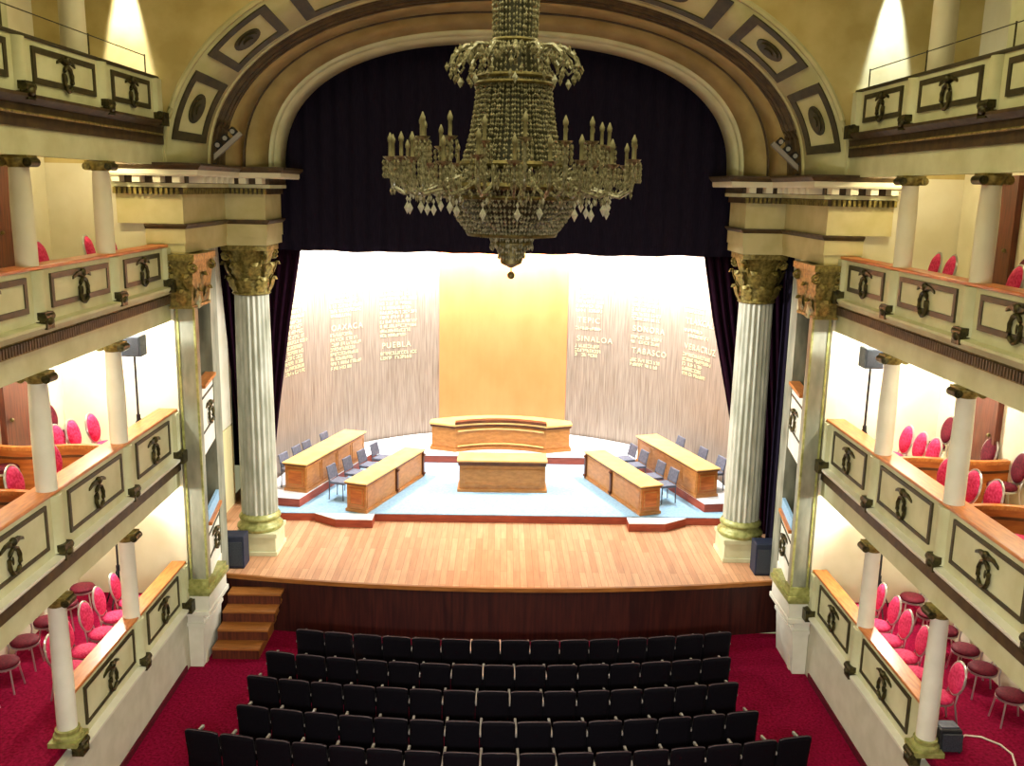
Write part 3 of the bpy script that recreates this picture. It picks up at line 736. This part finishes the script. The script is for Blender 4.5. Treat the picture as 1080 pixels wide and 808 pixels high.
fd = thing('front_desk', 'short oak desk facing the hall in the middle of the blue carpet', 'desk', (.02, 23.7, 1.405))
MB().box(-1.1, 1.15, 23.42, 24.1, 1.46, 2.2).build('body', 'desk', fd)
MB().box(-1.15, 1.2, 23.37, 24.14, 1.405, 1.48).build('base_moulding', 'desk', fd)
bevel(MB().box(-1.16, 1.2, 23.36, 24.16, 2.22, 2.27).build('desk_top', 'desktop', fd), .01)
tm = MB(); tm.box(-1.13, 1.17, 23.39, 24.13, 2.12, 2.22); tm.build('top_moulding', 'deskdark', fd)
pm = MB(); 
for (a, b, c, d) in ((-1.0, 1.05, 1.58, 1.61), (-1.0, 1.05, 1.99, 2.02), (-1.0, -.97, 1.58, 2.02), (1.02, 1.05, 1.58, 2.02)): pm.box(a, b, 23.395, 23.43, c, d)
pm.build('panel_moulding', 'desk', fd)
# curved presidium desk
pr = thing('presidium_desk', 'curved oak presidium desk on the dais before the orange wall panel', 'desk', (-.05, 26.8, 1.63))
cxp = -.03
def pres(off, back=0):   # outline of the desk in plan, grown by off
    fr = []
    for i in range(21):
        q = -1 + 2 * i / 20; fr.append((cxp + 1.33 * q, 26.34 + .36 * (1 - q * q) - off))
    bk = []
    for i in range(21):
        q = 1 - 2 * i / 20; bk.append((cxp + (2.05 + off) * q, 26.98 + .62 * (1 - q * q) + off))
    return [(cxp - 2.08 - off, 26.62 - off)] + fr + [(cxp + 2.08 + off, 26.62 - off)] + bk
MB().prism(pres(-.05), 1.7, 2.37).build('body', 'desk', pr, 25)
MB().prism(pres(0), 1.63, 1.72).build('base_moulding', 'desk', pr, 25)
MB().prism(pres(.02), 2.4, 2.45).build('desk_top', 'desktop', pr, 25)
MB().prism(pres(-.01), 2.33, 2.4).build('top_moulding', 'deskdark', pr, 25)
rb = MB()
for z, yy in ((2.25, .0), (1.8, .0)):
    rb.tube([(cxp + 1.25 * q, 26.34 + .36 * (1 - q * q) + .03, z) for q in [-1 + i / 10 for i in range(21)]], .028, 8)
rb.build('front_bead', 'desktop', pr, 40)
sb = MB(); sb.prism([(cxp + 1.33 * q, 26.32 + .36 * (1 - q * q)) for q in [-1 + i / 10 for i in range(21)]] + [(cxp + 1.33 * q, 26.56 + .36 * (1 - q * q)) for q in [1 - i / 10 for i in range(21)]], 2.45, 2.53)
sb.build('raised_ledge', 'deskdark', pr, 25)

# stage chairs
sc0 = thing('stage_chair', 'x', 'chair', (0, 0, 0), 'chairs at the stage desks')
bevel(MB().box(-.23, .23, -.2, .24, .42, .49).build('seat', 'stagechair', sc0), .02, 3)
bk = MB(); bk.hull2([(-.22, -.2, .52), (.22, -.2, .52), (.22, -.16, .52), (-.22, -.16, .52)], [(-.21, -.28, .85), (.21, -.28, .85), (.21, -.24, .85), (-.21, -.24, .85)])
bevel(bk.build('backrest', 'stagechair', sc0), .02, 3)
for x in (-.2, .2):
    MB().tube([(x, .2, 0), (x, .2, .42)], .014, 6).build('leg', 'greybox', sc0)
    MB().tube([(x, -.2, 0), (x, -.18, .42), (x, -.2, .6), (x, -.235, .75)], .014, 6).build('leg', 'greybox', sc0)
lA = math.atan2(-1.02, 3.34); rA = math.atan2(1.1, 3.38)
SCH = []
for (x, y), w in zip([(-5.36, 23.0), (-5.18, 23.7), (-5.02, 24.2), (-4.72, 25.1)], ['nearest the audience', 'second from the audience', 'third from the audience', 'nearest the back wall']):
    SCH.append((x, y, 1.63, lA - PI / 2, 'grey chair behind the far left desk, ' + w))
for (x, y), w in zip([(-4.1, 22.75), (-3.82, 23.45), (-3.55, 24.15), (-3.3, 24.85)], ['nearest the audience', 'second from the audience', 'third from the audience', 'nearest the back wall']):
    SCH.append((x, y, 1.41, math.atan2(-1.17, 3.2) - PI / 2, 'grey chair between the two left desks, ' + w))
for (x, y), w in zip([(4.2, 22.85), (3.98, 23.5), (3.68, 24.5), (3.46, 25.1)], ['nearest the audience', 'second from the audience', 'third from the audience', 'nearest the back wall']):
    SCH.append((x, y, 1.41, math.atan2(1.11, 3.05) + PI / 2, 'grey chair between the two right desks, ' + w))
for (x, y), w in zip([(5.5, 23.25), (5.2, 24.1), (4.8, 25.2)], ['nearest the audience', 'middle one of three', 'nearest the back wall']):
    SCH.append((x, y, 1.63, rA + PI / 2, 'grey chair behind the far right desk, ' + w))
for i, (x, y, z, rz, lab) in enumerate(SCH):
    if i == 0: sc0.location = (x, y, z); sc0.rotation_euler = (0, 0, rz); sc0['label'] = lab
    else: dup(sc0, (x, y, z), rz, lab)

# ------------------------------------------------------------------ curtains
def drape(fl, fr, z0f, z1, y, N, amp, folds, label, name, m, org):
    # fl(z), fr(z): left and right edge x at height z; wavy cloth sheet given thickness
    vs = []; fs = []; rows = 24
    for j in range(rows + 1):
        for i in range(N + 1):
            q = i / N; zb = z0f(q); z = zb + (z1 - zb) * j / rows
            x = fl(z) + (fr(z) - fl(z)) * q
            vs.append((x, y + amp * math.sin(2 * PI * folds * q + .6 * math.sin(9 * q)) * (.8 + .2 * math.sin(5 * q + 2 * j / rows)), z))
    for j in range(rows):
        for i in range(N): fs.append((j * (N + 1) + i, j * (N + 1) + i + 1, (j + 1) * (N + 1) + i + 1, (j + 1) * (N + 1) + i))
    o = MB().add(vs, fs).build(name, m, smooth=60, label=label, cat='curtain', org=org)
    so = o.modifiers.new('thick', 'SOLIDIFY'); so.thickness = .03
    return o
def lerp(pts):
    def f(z):
        if z <= pts[0][0]: return pts[0][1]
        for (a, b), (c, d) in zip(pts, pts[1:]):
            if z <= c: return b + (d - b) * (z - a) / (c - a)
        return pts[-1][1]
    return f
drape(lambda z: -5.3, lambda z: 5.3, lambda q: 7.77 + .012 * math.sin(60 * q) + .012 * math.sin(23 * q) + .02 * q, 13.0, 20.95, 240, .035, 30, 'black velvet valance hanging across the top of the stage opening', 'stage_valance', 'curtain', (0, 20.95, 7.8))
drape(lerp([(1.25, -6.0), (2.13, -6.05), (4.39, -6.23), (6.78, -6.38), (9, -6.5)]), lerp([(1.25, -5.5), (3.3, -5.3), (3.96, -5.21), (6.17, -4.88), (7.76, -4.6), (9, -4.4)]), lambda q: 1.215, 9.4, 21.2, 90, .06, 9, 'plum black drape drawn back behind the left marble column', 'stage_drape', 'drape', (-5.6, 21.2, 1.2))
drape(lerp([(1.25, 5.55), (3.45, 5.43), (4.36, 5.24), (6.33, 4.78), (7.84, 4.48), (9, 4.3)]), lambda z: 7.0, lambda q: 1.215, 9.4, 21.2, 120, .06, 13, 'plum black drape drawn back behind the right marble column', 'stage_drape', 'drape', (6, 21.2, 1.2))
drape(lambda z: 5.86, lambda z: 7.1, lambda q: 1.215, 7.9, 19.42, 70, .05, 8, 'black side drape hanging beside the navy cabinet at right', 'side_drape', 'curtain', (6.2, 19.4, 1.2))

# ------------------------------------------------------------------ orchestra seats
seat0 = thing('theatre_seat', 'x', 'seat', (0, 0, 0), 'dark theatre seats in rows')
b = MB(); N = 10; W = .268
def bx_(q): return W * q
lo = []; hi = []
vs = []; fs = []
for j, z in enumerate((.16, .4, .7, .84, .9)):
    for i in range(N + 1):
        q = -1 + 2 * i / N; zz = z + (.012 * (1 - q * q) - .02 * abs(q) ** 6 if j == 4 else 0)
        vs.append((bx_(q) * (1 if j < 4 else .985), -.10 - (z - .34) * .14 - .02 * (1 - q * q), zz))
for j in range(4):
    for i in range(N): fs.append((j * (N + 1) + i, j * (N + 1) + i + 1, (j + 1) * (N + 1) + i + 1, (j + 1) * (N + 1) + i))
o = MB().add(vs, fs).build('backrest', 'seat', seat0, 60); so = o.modifiers.new('thick', 'SOLIDIFY'); so.thickness = .06; so.offset = 0
MB().tube([vs[4 * (N + 1) + i] for i in range(N + 1)], .007, 6).build('top_piping', 'seatrim', o)
bevel(MB().box(-.235, .235, -.08, .36, .38, .48).build('cushion', 'seat', seat0), .03, 3)
bevel(MB().box(-.302, -.258, -.14, .36, .60, .65).build('armrest', 'armrest', seat0), .012, 2)
MB().box(-.295, -.265, -.1, .3, 0, .60).build('side_panel', 'seat', seat0)
ROWS = [(-3.86, 4.45, 16.18, 15), (-4.22, 4.21, 15.24, 15), (-4.33, 4.13, 14.36, 15), (-4.25, 4.24, 13.44, 15), (-4.85, 4.88, 12.6, 17)]
first = True
RN = ['row nearest the stage', 'second row from the stage', 'middle row of five', 'fourth row from the stage', 'row nearest the viewer']
for r_, (x0, x1, yc, n) in enumerate(ROWS):
    for i in range(n):
        x = x0 + (x1 - x0) * (i + .5) / n
        y = yc + .4 * (x / 4.1) ** 2; rz = math.atan(2 * .4 * x / 4.1 ** 2)
        mid = n // 2
        pos = 'exactly in the middle' if i == mid else ('%s from the left end' % ORD[i] if i < mid else '%s from the right end' % ORD[n - 1 - i])
        lab = 'dark theatre seat %s of the %s' % (pos, RN[r_])
        loc = (x, y + .17, 0)
        if first: seat0.location = loc; seat0.rotation_euler = (0, 0, rz); seat0['label'] = lab; first = False; cur = seat0
        else: cur = dup(seat0, loc, rz, lab)
        if i == n - 1:
            c, q = math.cos(rz), math.sin(rz)
            for ch in list(seat0.children):
                if ch.name.startswith('armrest') or ch.name.startswith('side_panel'):
                    d = ch.copy(); COL.objects.link(d); d.parent = cur; d.location = (.56, 0, 0)

# ------------------------------------------------------------------ red box chairs
def box_chair(fab):
    root = thing('banquet_chair', 'x', 'chair', (0, 0, 0), 'x')
    MB().lathe([(.19, .415), (.215, .43), (.22, .455), (.2, .485), (.12, .5), (.02, .502)], 24).build('seat', fab, root, 50)
    MB().lathe([(.2, .385), (.218, .395), (.218, .42), (.2, .425)], 24).build('seat_ring', 'chrome', root, 50)
    tilt = .2
    def bk(x, z, d): return (x, -.2 - (z - .45) * tilt + d, z)
    vs = []; fs = []; n = 26
    for k, (sc_, d) in enumerate(((.55, .045), (.85, .04), (1.0, .012), (1.0, -.012), (.85, -.035), (.55, -.04))):
        for i in range(n):
            a = 2 * PI * i / n; vs.append(bk(.19 * sc_ * math.cos(a), .74 + .235 * sc_ * math.sin(a), d))
    for k in range(5):
        for i in range(n): fs.append((k * n + i, k * n + (i + 1) % n, (k + 1) * n + (i + 1) % n, (k + 1) * n + i))
    fs += [tuple(range(n)), tuple(range(5 * n, 6 * n))]
    b = MB().add(vs, fs).build('backrest', fab, root, 50)
    MB().tube([bk(.2 * math.cos(2 * PI * i / 26), .74 + .246 * math.sin(2 * PI * i / 26), -.006) for i in range(26)], .018, 6, True).build('back_frame', 'chrome', b, 50)
    for q in (-1, 1):
        MB().tube([(q * .13, .15, .39), (q * .17, .2, 0)], .013, 6).build('leg', 'chrome', root, 50)
        MB().tube([bk(q * .13, .56, -.01), (q * .15, -.19, .39), (q * .17, -.26, 0)], .013, 6).build('leg', 'chrome', root, 50)
    return root
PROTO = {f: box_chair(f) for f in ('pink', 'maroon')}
USED = set()
def put(fab, s, t, x, y, label, turn=0):
    rz = (PI / 2 if s > 0 else -PI / 2) + turn * s
    lab = label
    g = ('crimson' if fab == 'pink' else 'maroon') + ' oval backed chairs in the boxes'
    loc = (s * x, y, FLOOR[t])
    if fab not in USED:
        USED.add(fab); c = PROTO[fab]; c.location = loc; c.rotation_euler = (0, 0, rz); c['label'] = lab
    else: c = dup(PROTO[fab], loc, rz, lab)
    c['group'] = g
for s, t, fab, xs_, ys, where in [
    (-1, 0, 'pink', 6.55, (15.5, 14.9, 14.3, 13.7, 13.15), 'at the left ground rail'),
    (1, 0, 'pink', 6.52, (15.5, 14.95, 14.4, 13.85, 13.3, 12.65), 'at the right ground rail'),
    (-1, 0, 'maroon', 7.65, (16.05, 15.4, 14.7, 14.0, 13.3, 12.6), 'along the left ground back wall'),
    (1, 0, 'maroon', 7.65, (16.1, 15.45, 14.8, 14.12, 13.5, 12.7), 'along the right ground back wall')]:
    for i, y in enumerate(ys):
        put(fab, s, t, xs_ + (.03 if i % 2 else 0), y, '%s oval backed chair %s, %s from the stage' % ('crimson' if fab == 'pink' else 'maroon', where, ORD[i]), -.08 + .05 * (i % 3))
for s, lst in ((-1, [('pink', 6.72, 15.45, 'third beyond the nearer partition'), ('pink', 6.85, 15.0, 'second beyond the nearer partition'), ('pink', 6.95, 14.66, 'just beyond the nearer partition'), ('pink', 6.5, 13.55, 'beside the column nearest the stage'),
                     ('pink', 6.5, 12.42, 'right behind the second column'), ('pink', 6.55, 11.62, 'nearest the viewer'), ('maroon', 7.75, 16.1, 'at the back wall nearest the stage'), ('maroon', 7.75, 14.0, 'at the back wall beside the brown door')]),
               (1, [('pink', 6.7, 15.5, 'third beyond the nearer partition'), ('pink', 6.74, 15.05, 'second beyond the nearer partition'), ('pink', 6.8, 14.68, 'just beyond the nearer partition'), ('pink', 6.45, 13.5, 'beside the column nearest the stage'),
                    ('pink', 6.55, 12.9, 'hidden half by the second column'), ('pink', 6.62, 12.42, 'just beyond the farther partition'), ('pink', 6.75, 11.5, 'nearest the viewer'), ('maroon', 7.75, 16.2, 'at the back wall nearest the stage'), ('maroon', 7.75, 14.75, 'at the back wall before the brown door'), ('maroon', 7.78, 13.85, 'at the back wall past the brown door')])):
    for fab, x, y, w in lst:
        put(fab, s, 1, x, y, '%s oval chair in the %s middle boxes, %s' % ('crimson' if fab == 'pink' else 'maroon', SIDE[s], w), .05)
for s, lst in ((-1, [('pink', 6.45, 16.1, 'nearest the stage'), ('pink', 6.5, 15.35, 'second from the stage'), ('pink', 6.5, 13.75, 'just past the first column'), ('pink', 6.55, 13.35, 'in the middle of the bay'), ('pink', 6.55, 12.35, 'beside the second column'), ('pink', 6.55, 11.8, 'nearest the viewer')]),
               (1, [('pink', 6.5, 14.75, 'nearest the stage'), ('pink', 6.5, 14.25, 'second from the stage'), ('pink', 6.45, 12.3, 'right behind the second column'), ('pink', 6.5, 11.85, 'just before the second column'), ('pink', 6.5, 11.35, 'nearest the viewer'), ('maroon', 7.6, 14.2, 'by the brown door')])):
    for fab, x, y, w in lst:
        put(fab, s, 2, x, y, '%s oval backed chair behind the %s upper balcony, %s' % ('crimson' if fab == 'pink' else 'maroon', SIDE[s], w), -.1)

# ------------------------------------------------------------------ speakers on stands, floor amplifier, cable
for s in (-1, 1):
    for t in (0, 1):
        x, y, z = s * (7.0 if t == 0 else 6.37), (16.1 if t == 0 else 15.9), FLOOR[t]
        lv = 'ground level' if t == 0 else 'middle'
        st_ = thing('speaker_stand', 'black tripod speaker stand in the %s %s box by the end wall' % (SIDE[s], lv), 'stand', (x, y, z), 'speaker stands')
        h = 1.92 if t == 1 else 1.7
        MB().tube([(x, y, z + .15), (x, y, z + h)], .02, 10).build('pole', 'black', st_, 40)
        MB().lathe([(.035, z + .78), (.035, z + .88)], 12, x, y).build('collar', 'black', st_, 40)
        for k in range(3):
            a = 2 * PI * k / 3 + .5
            MB().tube([(x, y, z + .85), (x + .42 * math.cos(a), y + .42 * math.sin(a), z + .015)], .013, 8).build('leg', 'black', st_, 40)
        sp = thing('loudspeaker', 'grey box loudspeaker on a stand in the %s %s box' % (SIDE[s], lv), 'speaker', (x, y, z + h), 'loudspeakers on stands')
        zz = z + h; d = -s * .0
        bevel(MB().box(x - .17, x + .17, y - .15, y + .15, zz, zz + .36).build('cabinet', 'greybox', sp), .02)
        MB().box(x - .145, x + .145, y - .165, y - .15, zz + .03, zz + .33).build('grille', 'mesh', sp)
am = thing('amplifier', 'black floor monitor box on the red carpet behind the right ground level column', 'speaker', (6.42, 12.0, 1.45))
a = MB(); a.hull2([(6.24, 11.86, 1.47), (6.6, 11.86, 1.47), (6.6, 12.2, 1.47), (6.24, 12.2, 1.47)], [(6.26, 11.9, 1.8), (6.58, 11.9, 1.8), (6.58, 12.18, 1.8), (6.26, 12.18, 1.8)])
bevel(a.build('cabinet', 'black', am), .03, 3)
MB().box(6.29, 6.55, 11.95, 12.13, 1.8, 1.815).build('handle_plate', 'greybox', am)
MB().box(6.28, 6.56, 11.84, 11.875, 1.5, 1.76).build('grille', 'mesh', am)
for x in (6.28, 6.56):
    for y in (11.9, 12.16): MB().lathe([(.02, 1.45), (.02, 1.475)], 8, x, y).build('foot', 'black', am)
cp = [(6.63, 12.15, 1.5), (6.7, 12.2, 1.465), (6.85, 12.32, 1.462), (7.07, 12.28, 1.462), (7.25, 12.09, 1.462), (7.3, 11.86, 1.462), (7.17, 11.5, 1.462), (7.0, 11.1, 1.462), (6.95, 10.5, 1.462)]
MB().tube(cp, .014, 8).build('power_cable', 'cable', smooth=50, label='white cable curling over the red carpet behind the black monitor', cat='cable', org=(6.9, 12, 1.45))

# ------------------------------------------------------------------ chandelier
random.seed(23)
hx, hy = 0.03, 9.0
ch = thing('chandelier', 'huge smoky crystal chandelier hanging in the middle of the hall', 'chandelier', (hx, hy, 13.5))
MB().tube([(hx, hy, 13.5), (hx, hy, 8.6)], .03, 10).build('stem', 'brass', ch, 40)
MB().lathe([(.12, 13.42), (.16, 13.46), (.16, 13.5)], 20, hx, hy).build('ceiling_rose', 'brass', ch, 40)
def rings(name, lst):
    for r, z, w in lst: MB().tube([(hx + r * math.cos(2 * PI * i / 48), hy + r * math.sin(2 * PI * i / 48), z) for i in range(48)], w, 6, True).build(name, 'brass', ch, 40)
def strands(prof, n, step, r, name, m='crystal', jit=.0):
    mb = MB()
    for k in range(n):
        a = 2 * PI * (k + .5 * random.random()) / n; L = 0
        for (r0, z0), (r1, z1) in zip(prof, prof[1:]):
            d = math.hypot(r1 - r0, z1 - z0); c = max(1, int(d / step))
            for i in range(c):
                q = (i + random.uniform(.3, .7)) / c; rr = r0 + (r1 - r0) * q + random.uniform(-jit, jit)
                g = r * random.uniform(.8, 1.3)
                mb.octa((hx + rr * math.cos(a), hy + rr * math.sin(a), z0 + (z1 - z0) * q), g, step * .52)
    return mb.build(name, m, ch, kind='stuff')
rings('hoop', [(.22, 10.95, .02), (.2, 10.52, .02)]); rings('hoop', [(.34, 10.2, .025), (.36, 10.14, .018)]); rings('hoop', [(.48, 9.42, .03)])
rings('hoop', [(.66, 9.22, .035), (.645, 9.12, .02)]); rings('hoop', [(.41, 8.78, .025)])
strands([(.13, 12.2), (.17, 11.2), (.21, 10.9), (.2, 10.5)], 40, .045, .012, 'crystal_strands')
strands([(.2, 10.5), (.3, 10.42), (.34, 10.2)], 44, .045, .013, 'crystal_strands')
strands([(.335, 10.18), (.36, 9.95), (.40, 9.7), (.48, 9.42)], 84, .042, .0135, 'crystal_strands')
strands([(.48, 9.42), (.56, 9.3), (.66, 9.22)], 60, .05, .013, 'crystal_strands')
strands([(.66, 9.22), (.6, 9.08), (.53, 8.93), (.41, 8.78)], 96, .045, .0155, 'bowl_crystals')
strands([(.41, 8.78), (.3, 8.77), (.2, 8.76)], 50, .05, .015, 'bowl_crystals')
strands([(.2, 8.78), (.2, 8.62)], 40, .06, .012, 'bowl_crystals')
strands([(.13, 8.64), (.12, 8.54)], 24, .05, .012, 'bowl_crystals'); strands([(.07, 8.56), (.06, 8.48)], 14, .04, .012, 'bowl_crystals')
MB().lathe([(.19, 8.66), (.2, 8.7), (.16, 8.76), (.1, 8.78)], 24, hx, hy).build('bottom_cup', 'brass', ch, 40)
MB().lathe([(.02, 8.46), (.1, 8.5), (.12, 8.6), (.1, 8.68)], 20, hx, hy).build('bottom_cup', 'brass', ch, 40)
b = MB(); b.ball((hx, hy, 8.385), .037, n=14, m=8); b.tube([(hx, hy, 8.42), (hx, hy, 8.5)], .005, 6); b.build('finial_ball', 'brass', ch, 50)
MB().lathe([(.1, 8.82), (.3, 8.86), (.45, 8.98), (.55, 9.15), (.58, 9.2)], 32, hx, hy).build('bowl_lining', 'core', ch, 50)
MB().lathe([(.4, 9.44), (.3, 9.8), (.26, 10.15), (.18, 10.45), (.15, 10.9), (.1, 12.2)], 32, hx, hy).build('inner_core', 'core', ch, 50)
# crown of curling leaves
for k in range(16):
    a = 2 * PI * k / 16; e = Vector((math.cos(a), math.sin(a), 0)); o = Vector((hx, hy, 0))
    f = lambda r, z: o + e * r + Vector((0, 0, z))
    cr = MB().tube([f(.22, 10.4), f(.35, 10.46), f(.48, 10.45), f(.57, 10.38), f(.6, 10.3), f(.55, 10.26), f(.51, 10.31)], [.02, .022, .022, .02, .017, .014, .01], 6).build('crown_leaf', 'crystal', ch, 50)
    d = MB()
    for r, z in ((.42, 10.36), (.5, 10.35), (.59, 10.22), (.55, 10.18), (.62, 10.28), (.46, 10.4), (.38, 10.42), (.54, 10.42)): d.octa(f(r, z) + Vector((-e.y, e.x, 0)) * random.uniform(-.06, .06), .022, .045)
    d.build('crystal_drops', 'crystal', cr, kind='stuff')
    if k % 2 == 0:
        d = MB(); p = f(.5, 10.15); d.octa(p, .028, .05); d.build('crystal_drop', 'crystalb', cr)
# arms with candles
for ringi, (na, rad_, zt, off) in enumerate(((24, 1.13, 9.43, 0), (16, .84, 9.60, .1))):
    for k in range(na):
        a = 2 * PI * k / na + off; e = Vector((math.cos(a), math.sin(a), 0)); o = Vector((hx, hy, 0)); tt = Vector((-e.y, e.x, 0))
        rr = rad_ + random.uniform(-.01, .09); zz = zt + random.uniform(-.02, .04)
        f = lambda r, z: o + e * r + Vector((0, 0, z))
        arm = MB().tube([f(.52, 9.32), f(.62, 9.4 if ringi else 9.28), f(.72 * rad_ / 1.0, 9.2), f(rr - .12, 9.14), f(rr - .02, 9.2), f(rr, 9.3), f(rr, zz)], .017, 6).build('arm', 'crystal', ch, 50)
        MB().lathe([(.012, zz - .05), (.06, zz - .01), (.07, zz + .005), (.02, zz + .005)], 14, *f(rr, 0)[:2]).build('drip_pan', 'crystal', arm, 50)
        MB().lathe([(.017, zz), (.016, zz + .13), (.022, zz + .135), (.024, zz + .165), (.014, zz + .19), (.004, zz + .215)], 10, *f(rr, 0)[:2]).build('candle', 'candle', arm, 50)
        d = MB()
        for i in range(10):
            g = 2 * PI * i / 10; c = f(rr, zz - .05) + Vector((.065 * math.cos(g), .065 * math.sin(g), 0))
            for j in range(3): d.octa(c - Vector((0, 0, .055 * j)), .011, .03)
        for i in range(9): d.octa(f(rr - .02 - .055 * i, 9.16 + .08 * math.sin(i)) + tt * random.uniform(-.09, .09), .014, .04)
        for i in range(8): d.octa(f(rr - .05 * i, 9.28 + .05 * math.cos(2 * i)) + tt * random.uniform(-.1, .1), .013, .04)
        d.build('crystal_fringe', 'crystal', arm, kind='stuff')
        if ringi == 0:
            p = f(.92 + random.uniform(-.1, .1), 9.0 + random.uniform(-.03, .04)) + tt * random.uniform(-.05, .05)
            d = MB(); d.octa(p, .03, .06); d.octa(p + Vector((0, 0, .08)), .014, .03); d.octa(p + Vector((.03, .02, .11)), .014, .03); d.build('pendant', 'crystalb', arm)

# ------------------------------------------------------------------ lights
def light(kind, name, loc, power, col=(1, 1, 1), size=.1, target=None, **k):
    l = bpy.data.lights.new(name, kind); l.energy = power; l.color = col
    if kind == 'AREA': l.shape = 'RECTANGLE'; l.size = size; l.size_y = k.get('sy', size); l.spread = rad(k.get('spread', 180))
    else: l.shadow_soft_size = size
    if kind == 'SPOT': l.spot_size = rad(k.get('ang', 40)); l.spot_blend = k.get('blend', .3)
    o = bpy.data.objects.new(name, l); COL.objects.link(o); o.location = loc
    if target is not None: o.rotation_euler = (Vector(target) - Vector(loc)).to_track_quat('-Z', 'Y').to_euler()
    return o
# stage battens behind the valance
light('AREA', 'stage_batten_light', (0, 22.3, 9.0), 150, (1, .96, .88), 8.5, (0, 22.9, 1.4), sy=.5, spread=84)
light('AREA', 'stage_batten_light', (0, 21.5, 8.7), 200, (1, .93, .8), 8.0, (0, 22.0, 1.2), sy=.3, spread=140)
for s in (-1, 1):
    light('AREA', 'wing_light', (s * 5.0, 24.6, 8.7), 250, (1, .98, .94), .9, (-s * .6, 23.4, 1.4), sy=.5, spread=95)
for a in (-72, -48, -24, 0, 24, 48, 72):
    p = wp(a, 5.2); q = wp(a, 6.0)
    light('AREA', 'wall_wash_light', (p[0], p[1], 8.0), 330, (1, .97, .92), 2.0, (q[0], q[1], 6.6), sy=.15, spread=130)
WARM = (1, .9, .7)
for s in (-1, 1):
    light('POINT', 'box_lamp', (s * 7.0, 15.9, 3.72), 215, (1, .99, .95), .08)
    light('POINT', 'box_lamp', (s * 6.9, 15.7, 6.78), 300, (1, .99, .95), .08)
    light('POINT', 'box_lamp', (s * 6.7, 15.7, 9.7), 62, (1, .86, .5), .08)
    light('POINT', 'box_lamp', (s * 7.2, 12.5, 3.8), 28, WARM, .08)
    light('POINT', 'box_lamp', (s * 7.2, 12.5, 6.85), 80, WARM, .08)
    light('POINT', 'box_lamp', (s * 7.2, 12.5, 9.7), 24, (1, .86, .5), .08)
    light('SPOT', 'gallery_spot', (s * 6.5, 16.6, 13.4), 3600, (1, .97, .92) if s < 0 else (.62, .76, 1), .05, (s * 6.54, 16.85, 10.6), ang=23, blend=.35)
for s in (-1, 1):
    light('SPOT', 'flood_lamp', (s * 5.15, 17.75, 9.86), 8000, (1, .99, .96), .12, (-s * 5.3, 19.8, 4.3), ang=37, blend=.6)
light('AREA', 'added_low_fill_light', (0, 2.5, 6.6), 430, (1, .97, .9), 6, (0, 14, 0.5), sy=.6, spread=110)  # unseen fill added below the viewpoint to lift lower parapets, carpet and seats
for s in (-1, 1): light('POINT', 'added_arch_fill_light', (s * 3.2, 13.4, 13.2), 115, (1, .92, .5), .25)  # added pair above the frame, there only to brighten arch and spandrels
light('AREA', 'added_house_fill_light', (0, 8, 13.3), 430, (1, .95, .55), 6, (0, 8, 0), sy=8)  # broad overhead fill, added to raise the hall and upper tiers; no visible source
w = bpy.data.worlds.new('world'); sc.world = w; w.use_nodes = True
w.node_tree.nodes['Background'].inputs[0].default_value = (1, .97, .55, 1); w.node_tree.nodes['Background'].inputs[1].default_value = .24

# ------------------------------------------------------------------ camera
F, yaw, pitch, roll = 985., .0121, .205, .0185
f = Vector((math.sin(yaw) * math.cos(pitch), math.cos(yaw) * math.cos(pitch), -math.sin(pitch)))
r = Vector((math.cos(yaw), -math.sin(yaw), 0)); d = f.cross(r)
rt = r * math.cos(roll) - d * math.sin(roll)
dn = r * math.sin(roll) + d * math.cos(roll)
# screen right = direction in which image x grows
c, s_ = math.cos(roll), math.sin(roll)
rt = r * c + d * -s_; dn = r * s_ + d * c
cam = bpy.data.cameras.new('camera'); cam.sensor_width = 36; cam.sensor_fit = 'HORIZONTAL'; cam.lens = 36 * F / 1080; cam.clip_end = 200
co = bpy.data.objects.new('camera', cam); COL.objects.link(co)
ax = rt; ay = -dn; az = -f
co.matrix_world = Matrix(((ax.x, ay.x, az.x, -.05), (ax.y, ay.y, az.y, 0), (ax.z, ay.z, az.z, 9.2), (0, 0, 0, 1)))
sc.camera = co
sc.view_settings.view_transform = 'Standard'; sc.view_settings.look = 'None'; sc.view_settings.gamma = 1
sc.view_settings.use_curve_mapping = False
sc.view_settings.exposure = 0
